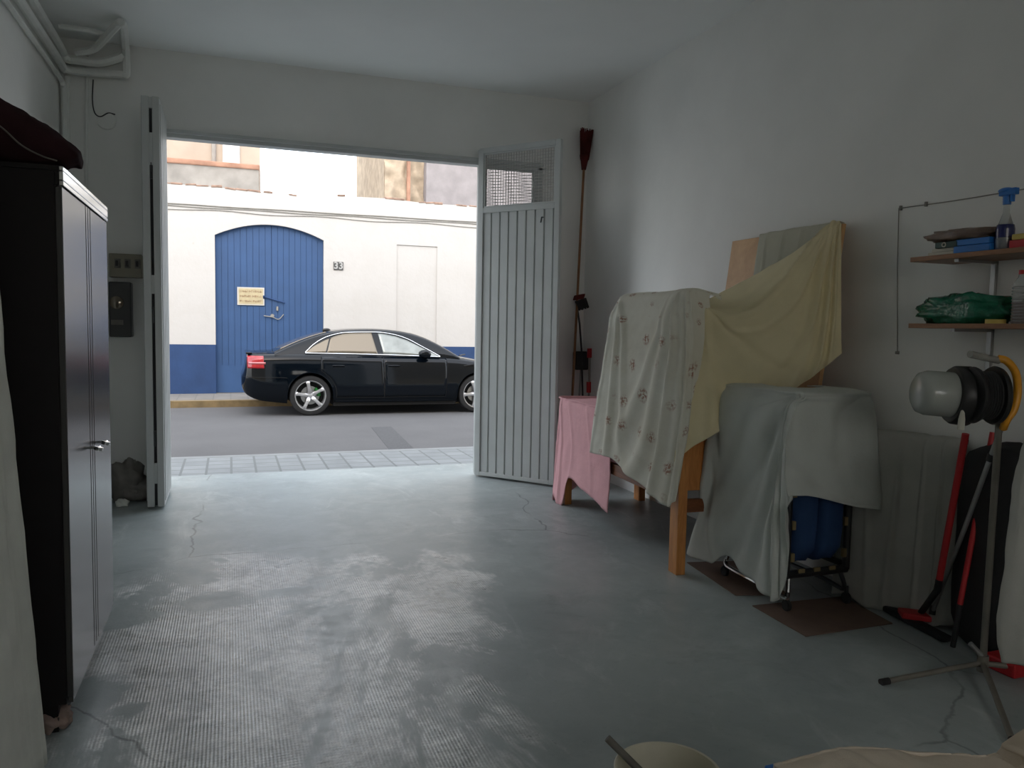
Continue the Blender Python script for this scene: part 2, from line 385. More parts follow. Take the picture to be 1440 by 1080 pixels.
mb = MB().box((XL, YF, 0), (OX0, YF+T, ZC)).box((OX1, YF, 0), (XR, YF+T, ZC)).box((OX0, YF, OZ), (OX1, YF+T, ZC))
struct('wall_front', mb, M['plaster'])
# the garage's own street front (outside face, upper storey)
mb = MB().box((-9, YF+.02, -.03), (XL-T, YF+T, 6.0)).box((XR+T, YF+.02, -.03), (12, YF+T, 6.0)).box((XL-T, YF+.02, ZC+.25), (XR+T, YF+T, 6.0))
struct('wall_streetside', mb, M['outer'])
# door frame round the opening
g = .045
mb = MB().box((OX0, YF-.012, 0), (OX0+g, YF+.10, OZ)).box((OX1-g, YF-.012, 0), (OX1, YF+.10, OZ)).box((OX0, YF-.012, OZ-g), (OX1, YF+.10, OZ)).box((OX0, YF-.03, OZ-.012), (OX1, YF+.02, OZ+.02))
struct('trim_1', mb, M['gate'], bevel=.004)

# ---- gate leaves
def gate_leaf(name, P0, P1, label, t=.045, z0=.02, z1=3.13, mesh_dark=False, n_ribs=8, flipside=1):
    P0, P1 = V((*P0, 0)), V((*P1, 0)); d = (P1-P0); w = d.length; d.normalize(); nrm = V((d.y, -d.x, 0))*flipside
    th = thing(name, (P0.x, P0.y, 0), label, 'gate leaf')
    Z = lambda z: V((0, 0, z)); fr = .05; zt = z1-.58
    def bx(mb, a, b, za, zb, off=0, tt=t): return mb.obox(P0+d*a+nrm*off+Z(za), d*(b-a), nrm*tt, Z(zb-za))
    mb = MB(); bx(mb, 0, fr, z0, z1); bx(mb, w-fr, w, z0, z1); bx(mb, fr, w-fr, z1-fr, z1); bx(mb, fr, w-fr, z0, z0+.035); bx(mb, fr, w-fr, zt-.025, zt+.025)
    mb.build('gate_frame', M['gate'], th, bevel=.003)
    # corrugated sheet : raised pans divided by grooves
    mb = MB(); k = n_ribs; a0, a1 = fr+.004, w-fr-.004; pts = []
    st = (a1-a0)/k
    for i in range(k):
        x = a0+i*st
        for (f, o) in ((0, .030), (.78, .030), (.84, .012), (.94, .012)): pts.append((x+st*f, o))
    pts.append((a1, .03))
    top = [P0+d*x+nrm*o+Z(zt-.025) for x, o in pts]; bot = [P0+d*x+nrm*o+Z(z0+.03) for x, o in pts]
    mb.grid([bot, top]); mb.recalc = False; mb.build('ribbed_sheet', M['gate'], th, solid=.003, off=0)
    mb = MB(); 
    a0, a1, b0, b1 = fr+.002, w-fr-.002, zt+.027, z1-fr-.002
    mb2 = MB(); e = .012
    bx(mb2, a0, a0+e, b0, b1, .008, .03); bx(mb2, a1-e, a1, b0, b1, .008, .03); bx(mb2, a0+e, a1-e, b0, b0+e, .008, .03); bx(mb2, a0+e, a1-e, b1-e, b1, .008, .03)
    mb2.build('vent_frame', M['gate'], th)
    x = a0+e
    while x < a1-e: mb.tube([P0+d*x+nrm*.024+Z(b0), P0+d*x+nrm*.024+Z(b1)], .0026, 4); x += .028
    z = b0+e
    while z < b1-e: mb.tube([P0+d*a0+nrm*.0265+Z(z), P0+d*a1+nrm*.0265+Z(z)], .0026, 4); z += .028
    mb.build('vent_mesh', M['wire'], th)
    return th, P0, d, nrm, w
thR, P0, d, nrm, w = gate_leaf('gate_leaf', (2.262, 7.255), (2.805, 6.575), 'open grey ribbed gate leaf with wire mesh vent, right of the doorway')
MB().obox(P0-d*.012+nrm*(-.02)+V((0,0,.02)), d*.010, nrm*.06, V((0,0,3.1))).build('hinge_strip', M['gate'], thR)
MB().tube([P0+d*.70+nrm*.035+V((0,0,2.45)), P0+d*.70+nrm*.06+V((0,0,2.45)), P0+d*.69+nrm*.06+V((0,0,2.40))], .007, 6).build('hook', M['meter'], thR)
gate_leaf('gate_leaf', (2.24, 7.335), (2.86, 7.335), 'closed gate leaf seen only through the wire mesh of the open leaf', flipside=1, z1=3.03)
# left pair folded together, seen on edge
thL = thing('folded_gate', (-.55, 7.0, 0), 'grey gate leaves folded flat together and seen edge-on, left of the doorway', 'gate leaf')
for k, (x0, x1) in enumerate(((-.612, -.560), (-.538, -.488))):
    MB().box((x0, 6.56, .02), (x1, 7.26, 3.125)).build('leaf_panel', M['gate'], thL, bevel=.004)
    mb = MB()
    for i in range(7):
        y = 6.60+i*.09
        mb.box((x0-.006, y, .06) if k == 0 else (x1, y, .06), (x0, y+.06, 3.08) if k == 0 else (x1+.006, y+.06, 3.08))
    mb.build('leaf_rib', M['gate'], thL)
MB().box((-.560, 6.585, .03), (-.538, 7.24, 3.10)).build('inner_gap', M['gatedark'], thL)
for z0, z1 in ((.20, .36), (1.66, 1.80), (2.62, 2.86), (3.04, 3.12)): MB().box((-.561, 6.565, z0), (-.537, 6.60, z1)).build('spacer_plate', M['gate'], thL, bevel=.002)
for z in (.55, 1.50, 2.58):
    MB().tube([(-.55, 6.575, z-.06), (-.55, 6.575, z+.06)], .011, 10).build('hinge', M['meter'], thL, smooth=True)

# ---- pipes and conduits on the left wall and in the corner
def pipe(name, pts, r, label, m='pipe', cat='pipe', n=8, seg=6, group=None):
    pts = [V((p[0], p[1], min(p[2], ZC-.006-r))) for p in pts]; mb = MB().tube(path(pts, seg), r, n); return tag(mb.build(name, M[m], smooth=True), label, cat, group)
YP = 7.24
A1 = aty(92, 82, YP); A2 = aty(92, 97, YP); A3 = aty(90, 111, YP)
pipe('conduit_pipe', [(-1.225, 1.0, 3.57), (-1.225, 4, 3.57), (-1.225, 6.9, 3.56), A1+V((.0,-.03,0)), aty(112, 85, YP), aty(140, 88, YP), aty(165, 82, YP), aty(173, 78, YP)], .036, 'upper thick white pipe running along the left wall and round the corner')
pipe('conduit_pipe', [(-1.225, 1.0, 3.45), (-1.225, 4, 3.45), (-1.225, 6.95, 3.44), A2+V((0,-.02,0)), aty(120, 102, YP), aty(168, 105, YP), aty(176, 106, YP), aty(178, 100, YP), aty(177, 70, YP), aty(176, 52, YP)+V((0, -.02, 0)), atz(172, 33, 3.65), atz(160, 40, 3.64), atz(130, 62, 3.60)+V((0,.1,0)), aty(106, 74, 7.2)], .030, 'white pipe looping up from the corner to the ceiling and back')
pipe('conduit_pipe', [(-1.24, 1.0, 3.33), (-1.24, 4, 3.33), (-1.24, 6.9, 3.34), (-1.235, 7.20, 3.31), (-1.235, 7.25, 3.2), (-1.235, 7.25, 2.0), (-1.235, 7.25, .1)], .019, 'thin lower pipe on the left wall that bends down the room corner')
pipe('conduit_pipe', [aty(96, 108, 7.27), aty(93, 140, 7.27), aty(95, 200, 7.27), aty(96, 330, 7.27)], .022, 'stout vertical pipe boxed beside the room corner on the front wall')
pipe('conduit_pipe', [aty(122, 78, 7.288), aty(122, 150, 7.288), aty(121, 230, 7.288), aty(122, 330, 7.288)], .013, 'thin vertical conduit running down the front wall to the fuse box')
pipe('conduit_pipe', [aty(97, 96, 7.26), aty(130, 99, 7.26), aty(170, 103, 7.26)], .015, 'thin horizontal conduit above the looping pipe in the corner')
pipe('cable', [aty(131, 112, 7.28), aty(130, 140, 7.28), aty(133, 158, 7.27), aty(141, 164, 7.26), aty(152, 159, 7.28), aty(162, 161, 7.29)], .005, 'thin dark cable looping down beside the round wall plate', 'meter', 'cable')
pl = aty(150, 170, 7.292); tag(MB().lathe(pl, (0, -1, 0), [(0, .07), (.010, .07), (.014, .06), (.014, 0)], 24).build('wall_plate', M['plaster'], smooth=True), 'round white junction cover on the front wall above the fuse box', 'junction cover')
tag(MB().tube(path([(-1.2, 6.9, 3.655), (-1.0, 6.92, 3.66), (-.86, 6.95, 3.655)]), .018, 8).build('conduit_pipe', M['pipe'], smooth=True), 'short pipe lying under the ceiling above the corner loop', 'pipe')

# ---- fuse box and meter
a = aty(153, 356, 7.2); b = aty(200, 391, 7.2)
th = thing('fuse_box', ((a.x+b.x)/2, 7.24, b.z), 'beige fuse box with dark switches on the front wall left of the gate', 'fuse box')
MB().box((a.x, 7.19, b.z), (b.x, 7.30, a.z)).build('case', M['beige'], th, bevel=.006)
for k in range(3):
    x = a.x+.05+k*.075; MB().box((x, 7.175, b.z+.09), (x+.02, 7.192, b.z+.135)).build('switch', M['black'], th)
    tag(MB().box((x-.008, 7.184, b.z+.075), (x+.036, 7.191, b.z+.15)).build('switch_plate', M['sack'], th))
a = aty(153, 396, 7.2); b = aty(186, 474, 7.2)
th = thing('electricity_meter', ((a.x+b.x)/2, 7.24, b.z), 'dark electricity meter on the front wall under the beige fuse box', 'meter')
MB().box((a.x, 7.17, b.z), (b.x, 7.30, a.z)).build('case', M['meter'], th, bevel=.01)
MB().lathe((a.x+.06, 7.17, b.z+.28), (0, -1, 0), [(0, .055), (.03, .052), (.035, .04), (.036, 0)], 20).build('dial', M['glass_dark'], th, smooth=True)
MB().box((a.x+.015, 7.158, b.z+.10), (a.x+.105, 7.171, b.z+.14)).build('label_strip', M['sack'], th)
# sacks on the floor
for (px, py, r, s, lab) in ((178, 700, (.12, .11, .17), 1, 'grey plastic sack standing on the floor below the meter, nearest the black cabinet'),
                       (200, 703, (.14, .12, .10), 2, 'low grey sack lying on the floor against the folded gate leaves'),
                       (172, 712, (.045, .04, .03), 3, 'small pale crumpled wad on the floor in front of the sacks')):
    p = atz(px, py-(8 if s < 3 else 0)); y = 6.95 if s < 3 else p.y; q = V((p.x*y/p.y, y, 0)) if s < 3 else p
    tag(MB().blob((q.x, q.y, r[2]*.9), r, s, .35, 2.2, 28, 0.002, 3).build('sack' if s < 3 else 'plastic_wad', M['sack' if s < 3 else 'sheet_w'], smooth=True, angle=180), lab, 'sack' if s < 3 else 'rubbish')

# ---- tall black cabinet
CX, CY0, CY1, CZ = -.53, 3.04, 4.06, 1.95
th = thing('cabinet', (-.88, 3.55, 0), 'tall glossy black two-door cabinet against the left wall', 'cabinet')
MB().box((-1.24, CY0, .10), (CX-.022, CY1, CZ)).box((CX-.0219, CY0, CZ-.05), (CX-.0085, CY1, CZ)).build('body', M['lacq_side'], th, bevel=.002)
MB().box((-1.22, CY0+.01, 0), (CX-.05, CY1-.01, .10)).build('plinth', M['lacq_side'], th)
MB().box((-1.24, CY0-.002, CZ), (CX-.008, CY1+.004, CZ+.016)).build('top_panel', M['lacq_side'], th)
for k, (za_, zb_) in enumerate(((CZ+.002, CZ+.016), (CZ-.030, CZ-.001), (CZ-.048, CZ-.033))):
    MB().box((CX-.008, CY0+.001, za_), (CX+.005, CY1+.003, zb_)).build('cornice_strip', M['cornice'], th, bevel=.002)
for (y0, y1, hy, hz) in ((CY0+.002, 3.494, 3.475, .945), (3.606, CY1-.002, 3.665, .94)):
    dr = MB().box((CX-.022, y0, .125), (CX, y1, CZ-.052)).build('door', M['lacquer'], th, bevel=.003)
    hd = MB().tube(path([(CX, hy, hz), (CX+.03, hy, hz), (CX+.036, hy+.012, hz)], 5), .006, 8).lathe((CX+.030, hy, hz-.012), (.3, 0, 1), [(0, 0), (.002, .017), (.016, .017), (.018, 0)], 16).build('knob', M['chrome'], dr, smooth=True)
MB().box((CX-.022, 3.506, .125), (CX, 3.544, CZ-.052)).box((CX-.022, 3.556, .125), (CX, 3.594, CZ-.052)).build('centre_stile', M['lacquer'], th, bevel=.002)
MB().box((CX-.03, CY0+.02, .098), (CX-.004, CY1-.0, .122)).build('bottom_rail', M['lacquer'], th)

# maroon rolled cloth on cabinet
pts = path([(-.478, 3.08, 1.998), (-.54, 3.09, 2.018), (-.62, 3.10, 2.045), (-.74, 3.12, 2.078), (-.9, 3.14, 2.10), (-1.2, 3.16, 2.09)], 8)
mb = MB(); rings = []
for i, p in enumerate(pts):
    t_ = i/(len(pts)-1); ring = []
    for k in range(28):
        a = 2*math.pi*k/28; rx = .055+.10*min(1, t_*1.5); rz = .026+.085*min(1, t_*1.8)
        q = p + V((0, math.cos(a)*rx, math.sin(a)*rz*(1.0 if math.sin(a) > 0 else .95)))
        q += V((0, 1, .4))*.02*noise.noise(q*14)+V((0, 0, .012*noise.noise(q*30))); q.z = max(q.z, CZ+.020 if q.x < CX else q.z); ring.append(q)
    rings.append(ring+[ring[0]])
mb.grid(rings); mb.f.append(tuple(range(28)))
fc = tag(mb.build('folded_cloth', M['maroon'], smooth=True, angle=180), 'dark maroon rolled cloth lying on top of the black cabinet', 'cloth')
MB().tube(path([aty(-10, 170, 2.955), aty(8, 184, 2.95), aty(30, 204, 2.955), aty(58, 219, 2.97), aty(80, 226, 3.0)], 6), .003, 6).build('hem', M['stick'], fc, smooth=True)

# cream dust sheet at the left edge of view
def sx_(z, y): return -.575 - .062*z + (.012*math.sin(y*23) + .008*math.sin(y*51+1))
net = []
for z in (2.35, 2.1, 1.7, 1.2, .8, .4, .01):
    net.append([V((-1.15, 2.86, z)), V((-.95, 2.87, z)), V((sx_(z, 2.8)-.06, 2.86, z)), V((sx_(z, 2.8), 2.80, z)), V((sx_(z, 2.7)-.01, 2.70, z)), V((sx_(z, 2.6), 2.6, z)), V((sx_(z, 2.45)-.012, 2.45, z)), V((sx_(z, 2.3), 2.3, z)), V((sx_(z, 2.1), 2.1, z))])
cbuild(cloth(net, 90, 40, [(.36, .38, 0, 1, .02, -.012), (.52, .5, 0, 1, .02, .012), (.66, .63, 0, 1, .03, -.012)], .006, 5), 'drop_cloth', M['sheet_w'])
tag(bpy.data.objects['drop_cloth'], 'cream dust sheet hanging to the floor beside the black cabinet at the left edge', 'sheet')
p = atz(76, 1022)
tag(MB().blob((p.x, p.y-.01, .035), (.055, .05, .045), 5, .6, 3, 28, .001).build('crumpled_rag', M['rag'], smooth=True, angle=180), 'small crumpled pinkish rag on the floor at the foot of the black cabinet', 'rag')

# ================================================================== STREET
ZR = -.03
struct('sidewalk', MB().box((-9, 7.95, -.15), (12, 8.98, -.002)), M['tiles'])
struct('kerb', MB().box((-9, 8.98, -.15), (12, 9.12, -.006)), M['kerb'])
struct('road', MB().box((-9, 9.12, -.25), (12, 14.62, ZR)), M['asphalt'])
struct('road_patch', MB().prism([atz(522, 601, ZR), atz(550, 600, ZR), atz(583, 632, ZR), atz(548, 633, ZR)], (0, 0, .003)), M['asphalt_patch'])
struct('kerb_far', MB().box((-9, 14.62, -.2), (12, 14.80, .085)), M['kerb_y'])
YW = 16.2
struct('sidewalk_far', MB().box((-9, 14.80, -.2), (12, YW+.3, .08)), M['tiles_far'])

th = thing('street_building', (1.0, YW, .08), 'long low white street wall with blue base and arched blue door across the road', 'building')
# wall with arched doorway hole: build as columns
DX0, DX1 = aty(303, 440, YW).x, aty(455.3, 440, YW).x
zs = aty(302, 330, YW).z; za = aty(380, 316, YW).z; dxc = (DX0+DX1)/2
def arch(x): u = (x-dxc)/((DX1-DX0)/2); return zs + (za-zs)*(1-u*u)
tops = [(-9, 4.15), (aty(228, 258, YW).x, aty(228, 257, YW).z), (aty(300, 262, YW).x, aty(300, 263, YW).z), (aty(372, 268, YW).x, aty(372, 270, YW).z), (aty(392, 275, YW).x, aty(392, 273, YW).z),
        (aty(470, 275, YW).x, aty(470, 275, YW).z), (aty(545, 280, YW).x, aty(545, 279, YW).z), (aty(600, 287, YW).x, aty(600, 286, YW).z), (aty(668, 290, YW).x, aty(668, 290, YW).z), (12, 4.1)]
def top(x):
    for (x0, z0), (x1, z1) in zip(tops, tops[1:]):
        if x <= x1: return z0+(z1-z0)*(x-x0)/(x1-x0)
    return 4.1
ZB = aty(230, 484, YW).z
RX0, RX1, RZ = aty(558, 345, YW).x, aty(615, 345, YW).x, aty(558, 344, YW).z
def wallcols(x0, x1, zlo, n, y=YW, hi=None):
    mb = MB(); f = []; 
    xs = [x0+(x1-x0)*i/n for i in range(n+1)]
    for xa, xb in zip(xs, xs[1:]):
        za_, zb_ = zlo(xa), zlo(xb); ta, tb = (hi or top)(xa), (hi or top)(xb); yb = YW+.3
        mb.add([(xa,y,za_),(xb,y,zb_),(xb,y,tb),(xa,y,ta),(xa,yb,za_),(xb,yb,zb_),(xb,yb,tb),(xa,yb,ta)], [(0,1,2,3),(7,6,5,4),(3,2,6,7),(4,5,1,0)] + ([(0,3,7,4)] if xa == x0 else []) + ([(1,5,6,2)] if abs(xb-x1) < 1e-6 else []))
    return mb
mb = MB()
for seg in (wallcols(-9, DX0, lambda x: ZB, 12), wallcols(DX0, DX1, arch, 24), wallcols(DX1, RX0, lambda x: ZB, 8), wallcols(RX0, RX1, lambda x: RZ, 2), wallcols(RX1, 12, lambda x: ZB, 14)): mb.add(seg.v, seg.f)
mb.recalc = False; mb.build('wall', M['facade'], th)
mb = MB()
for x0, x1 in ((-9, DX0), (DX1, 12)): mb.box((x0, YW-.006, .02), (x1, YW+.3, ZB))
mb.build('blue_base', M['bluebase'], th)
MB().box((RX0, YW+.02, ZB), (RX1, YW+.29, RZ)).build('bricked_up_doorway', M['facade'], th)
# sloping mortar cap with broken tiles on top
mb = MB(); x = -3.0
while x < 7.2:
    w_ = random.uniform(.14, .24); z = top(x)
    MB().obox((x, YW-.01, z-.012), (w_, 0, random.uniform(-.02, .02)), (0, .30, .02), (0, 0, random.uniform(.02, .055))).build('coping_tile', M['rooftile'], th, bevel=.01)
    x += w_+random.choice((.0, .0, .05, .3) if x < .9 or x > 2.9 else (.8,))
zb = .10; YD = YW+.09
for side, (x0, x1) in enumerate(((DX0, aty(382, 440, YD).x), (aty(382, 440, YD).x+.006, DX1))):
    nb = 9; mb = MB(); bw = (x1-x0)/nb
    for i in range(nb):
        xa, xb = x0+bw*i+.003, x0+bw*(i+1)-.003; off = .0 if i % 2 else .003
        xc = [xa, (xa+xb)/2, xb]
        mb.prism([(xa, YD-off, zb), (xb, YD-off, zb)] + [(q, YD-off, arch(q)+.01) for q in reversed(xc)], (0, .04, 0))
    mb.prism([(x0, YD+.012, zb), (x1+.004, YD+.012, zb)]+[(x1+.004-(x1+.004-x0)*q/12, YD+.012, arch(x1-(x1-x0)*q/12)+.012) for q in range(13)], (0, .05, 0))
    dr = mb.build('door_leaf', M['bluedoor'], th)
mb = MB().box((DX0, YD-.012, .09), (DX1, YD-.006, .62)); mb.build('kick_board', M['bluedoor'], dr)
mb = MB().tube([aty(370, 417, YD-.03), aty(401, 426, YD-.03)], .012, 6).tube([aty(371, 416, YD-.05), aty(371, 421, YD-.005)], .018, 6); mb.build('bar_latch', M['bluebase'], dr)
mb = MB().lathe(aty(383, 444, YD-.004), (0, -1, 0), [(0, .035), (.02, .035), (.02, 0)], 14).tube(path([aty(371, 444, YD-.02), aty(383, 446, YD-.04), aty(392, 449, YD-.03), aty(399, 442, YD-.02)], 4), .009, 6).tube([aty(390, 431, YD-.02), aty(390, 437, YD-.02)], .02, 6)
mb.build('lock', M['cablegrey'], dr)
mb = MB().box((dxc-.012, YD-.014, zb), (dxc+.012, YD-.004, arch(dxc)))
# sign
a = aty(333.5, 403.5, YD-.02); b = aty(371.8, 429.7, YD-.02)
sg = thing('notice', ((a.x+b.x)/2, YD-.02, b.z), 'yellowed rectangular notice fixed to the blue arched door', 'notice')
MB().box((a.x, YD-.028, b.z), (b.x, YD-.006, a.z)).build('border', M['signedge'], sg, bevel=.002)
MB().box((a.x+.025, YD-.031, b.z+.022), (b.x-.025, YD-.028, a.z-.022)).build('face', M['signface'], sg)
mb = MB(); ww, hh = b.x-a.x-.08, a.z-b.z-.08
for r in range(3):
    x = a.x+.05; z = a.z-.055-r*hh*.36
    while x < b.x-.06:
        w_ = random.uniform(.015, .03); mb.box((x, YD-.033, z-.045), (x+w_*.35, YD-.031, z)); mb.box((x, YD-.033, z-.012-random.choice((0, .016, .03))), (x+w_, YD-.031, z-random.choice((0, .016, .03))+.0)); x += w_+.012
mb.build('faded_lettering', M['signink'], sg)
# number 33
a = aty(469, 368, YW); b = aty(482.5, 380, YW)
pq = thing('house_number', ((a.x+b.x)/2, YW, b.z), 'small dark house number tile reading 33 on the white wall', 'house number')
MB().box((a.x, YW-.02, b.z), ((a.x+b.x)/2-.003, YW, a.z)).box(((a.x+b.x)/2+.003, YW-.02, b.z), (b.x, YW, a.z)).build('tile', M['plaque'], pq, bevel=.002)
def text(body, size, loc, m, parent, name):
    cu = bpy.data.curves.new(name, 'FONT'); cu.body = body; cu.size = size; cu.extrude = .002; cu.offset = size*.02; cu.align_x = 'CENTER'; cu.align_y = 'CENTER'
    o = bpy.data.objects.new(name+'_c', cu); C.objects.link(o); dg = bpy.context.evaluated_depsgraph_get(); me = bpy.data.meshes.new_from_object(o.evaluated_get(dg)); bpy.data.objects.remove(o)
    me.materials.clear(); me.materials.append(m); q = bpy.data.objects.new(name, me); C.objects.link(q); q.parent = parent
    q.location = V(loc)-parent_origin(parent); q.rotation_euler = (math.pi/2, 0, 0); return q
for k in (.25, .75): text('3', .19, (a.x+(b.x-a.x)*k, YW-.0225, (a.z+b.z)/2), M['plaquetxt'], pq, 'digit')
# cables along the wall
for k, (dy, sag, r, lab) in enumerate(((0, .03, .012, 'upper thick grey cable strung along the top of the white street wall'), (2.5, .045, .010, 'middle cable strung along the white street wall'), (6.0, .09, .008, 'lowest thin sagging cable along the white street wall'))):
    ctl = []
    for i in range(25):
        px = 150+i*25; q = aty(px, 288+(px-228)*27/440+dy-3, YW-r); q.z -= sag*.35*(1+math.sin(i*1.1+k*2))*(.3 if k == 0 else .5); ctl.append(q)
    tag(MB().tube(path(ctl, 3), r, 6).build('street_cable', M['cablegrey'], smooth=True), lab, 'cable', 'cables along the street wall')
# buildings behind
YB2 = 20.5
th = thing('beige_building', (-1, YB2, .08), 'beige building with terracotta band rising behind the white wall on the left', 'building')
xr = aty(366, 220, YB2).x; zr0, zr1 = aty(300, 236, YB2).z, aty(300, 245, YB2).z; xp = aty(362, 250, YB2).x
z2 = aty(300, 262, YB2).z
mb = MB().box((-9, YB2, 0), (xr, YB2+5, 9)); mb.build('wall', M['ochre'], th)
MB().box((-9, YB2-.5, zr0-.05), (xr-.03, YB2, zr1+.22)).build('terracotta_band', M['terracotta'], th, bevel=.03)
MB().box((-9, YB2-.45, 0), (xr-.05, YB2, zr0-.05)).build('parapet', M['parapet'], th)
wx0, wx1 = aty(313, 200, YB2).x, aty(337, 200, YB2).x; MB().box((wx0, YB2-.04, aty(325, 233, YB2).z), (wx1, YB2, 8)).build('bright_gap_panel', M['whitewin'], th)  # plain white panel painting in the brightness of a window gap
MB().tube([(wx0-.2, YB2-.06, 3.5), (wx0-.2, YB2-.06, 9)], .05, 8).build('downpipe', M['parapet'], th, smooth=True)
th = thing('rough_building', (5, YB2, .08), 'rough stuccoed building behind the white wall on the right', 'building')
xs0, xs1 = aty(541, 240, YB2).x, aty(596, 240, YB2).x
mb = MB(); N_ = 26; rows = []
for j in range(121):
    z = 9*j/120; rows.append([V((xs0+(xs1-xs0)*i/N_, YB2+.16*noise.noise(V((i*.14, z*3.4, 2))), z)) for i in range(N_+1)])
mb.grid(rows); mb.box((xs0+.02, YB2+.2, 0), (xs1, YB2+5, 9)); mb.recalc = False; mb.build('stucco_wall', M['stucco'], th, smooth=True)
MB().box((xs1, YB2-.3, 0), (14, YB2+5, 8.6)).build('grey_wall', M['stuccogrey'], th)
MB().box((aty(573, 230, YB2).x-.04, YB2-.2, 3), (aty(573, 230, YB2).x+.04, YB2-.08, 9)).build('crack_pipe', M['terracotta'], th)

# ================================================================== CAR
X0, YC_, G = .165, 13.90, -.03
def lin(tab, s):
    if s <= tab[0][0]: return tab[0][1]
    for (a, b), (c, d) in zip(tab, tab[1:]):
        if s <= c: return b+(d-b)*(s-a)/(c-a)
    return tab[-1][1]
def smt(tab, s):                         # smooth interpolation
    n = len(tab)
    if s <= tab[0][0]: return tab[0][1]
    if s >= tab[-1][0]: return tab[-1][1]
    for i in range(n-1):
        if s <= tab[i+1][0]:
            x0, y0 = tab[i]; x1, y1 = tab[i+1]
            m0 = (y1-tab[i-1][1])/(x1-tab[i-1][0]) if i > 0 else (y1-y0)/(x1-x0)
            m1 = (tab[i+2][1]-y0)/(tab[i+2][0]-x0) if i+2 < n else (y1-y0)/(x1-x0)
            h = x1-x0; u = (s-x0)/h
            return (2*u**3-3*u*u+1)*y0+(u**3-2*u*u+u)*h*m0+(-2*u**3+3*u*u)*y1+(u**3-u*u)*h*m1
Wt = [(0, .58), (.03, .66), (.08, .73), (.18, .80), (.35, .855), (.7, .895), (1.05, .908), (1.6, .905), (2.4, .91), (3.3, .908), (3.85, .905), (4.2, .87), (4.45, .78), (4.6, .66), (4.7, .48)]
zbt = [(0, .44), (.03, .36), (.1, .29), (.25, .225), (.5, .19), (.8, .165), (4.2, .165), (4.5, .17), (4.6, .2), (4.7, .30)]
sbt = [(0, .60), (.03, .66), (.06, .78), (.085, .93), (.12, .945), (.4, .955), (.9, .965), (1.6, .95), (2.4, .93), (3.3, .915), (3.7, .88), (4.1, .80), (4.4, .70), (4.6, .58), (4.7, .45)]
zct = [(0, .62), (.03, .68), (.06, .80), (.085, .985), (.12, .99), (.5, 1.01), (.9, 1.0), (1.6, .97), (3.0, .95), (3.5, .945), (3.8, .91), (4.2, .83), (4.5, .70), (4.62, .60), (4.7, .46)]
SR, SF, AZ, AR = 1.05, 3.865, .305, .362
def zbot(s):
    z = smt(zbt, s)
    for c in (SR, SF):
        if abs(s-c) < AR: z = max(z, AZ+math.sqrt(AR*AR-(s-c)**2))
    return z
FR = (0, .10, .33, .58, .74, .86, .95, 1.0); DT = (-.075, -.018, 0., 0., -.012, -.028, -.055, -.10)
def section(s):
    W, zb_, sb, zc = smt(Wt, s), zbot(s), smt(sbt, s), smt(zct, s); zb_ = min(zb_, sb-.05)
    z0 = smt(zbt, s); pts = []
    for f, d_ in zip(FR, DT):
        z = z0+(sb-z0)*f
        if z < zb_: z = zb_ + (z-z0)*.002
        pts.append((W+d_, z))
    for k in (.8, .6, .4, .2, 0): pts.append(((W-.10)*k, sb+(zc-sb)*(1-k**2.2)))
    return pts
def body_t(s, z):
    W, sb, z0 = smt(Wt, s), smt(sbt, s), smt(zbt, s); f = (z-z0)/(sb-z0); return W+lin(list(zip(FR, DT)), f)
def CP(s, t, z): return V((X0+s, YC_-t, z))
car = thing('car', (X0+2.35, YC_, G), 'black four-door saloon parked across the street in front of the white wall', 'car')
ss = sorted(set([0, .015, .03, .045, .06, .072, .085, .1, .12, .15, .2, .28, .36, .45, .55] + [i*.1 for i in range(6, 47)] + [SR-AR+AR*2*k/24 for k in range(25)] + [SF-AR+AR*2*k/24 for k in range(25)] + [SR-AR-.002, SR+AR+.002, SF-AR-.002, SF+AR+.002, 4.55, 4.65, 4.68, 4.7]))
rows = []
for s_ in ss:
    pr = section(s_); rows.append([CP(s_, t_, z) for t_, z in pr] + [CP(s_, -t_, z) for t_, z in reversed(pr[:-1])])
mb = MB().grid(rows); n_ = len(rows[0])
mb.f.append(tuple(range(n_))); mb.f.append(tuple(len(mb.v)-1-i for i in range(n_)))
mb.build('body', M['mirrorpaint'], car, smooth=True, angle=38)
MB().box((X0+1.42, YC_-.84, .12), (X0+3.49, YC_+.84, .5)).box((X0+4.24, YC_-.7, .16), (X0+4.5, YC_+.7, .5)).box((X0+.6, YC_-.55, .2), (X0+4.3, YC_+.55, .66)).build('underbody', M['inner'], car)
zrt = [(.50, 1.0), (.62, 1.06), (.85, 1.165), (1.10, 1.26), (1.35, 1.33), (1.6, 1.372), (1.9, 1.392), (2.2, 1.395), (2.5, 1.375), (2.75, 1.335), (3.0, 1.255), (3.25, 1.135), (3.5, .99), (3.58, .94)]
def cab_t(z): return .815-max(0, z-.93)*.50
rows = []; cs = [.50+i*(3.58-.50)/54 for i in range(55)]
for s_ in cs:
    zr, sb = smt(zrt, s_), smt(sbt, s_)-.02; ze = max(sb+.005, zr-.052); te = cab_t(ze)
    sect = [(cab_t(sb), sb), (cab_t(sb+(ze-sb)*.33), sb+(ze-sb)*.33), (cab_t(sb+(ze-sb)*.66), sb+(ze-sb)*.66), (te, ze), (te-.03, ze+(zr-ze)*.45), (te-.09, ze+(zr-ze)*.75), (te*.6, ze+(zr-ze)*.93), (te*.3, ze+(zr-ze)*.99), (0, zr)]
    rows.append([CP(s_, a_, b_) for a_, b_ in sect]+[CP(s_, -a_, b_) for a_, b_ in reversed(sect[:-1])])
mb = MB().grid(rows); n_ = len(rows[0]); mb.f.append(tuple(range(n_))); mb.f.append(tuple(len(mb.v)-1-i for i in range(n_)))
mb.build('cabin', M['mirrorpaint'], car, smooth=True, angle=50)
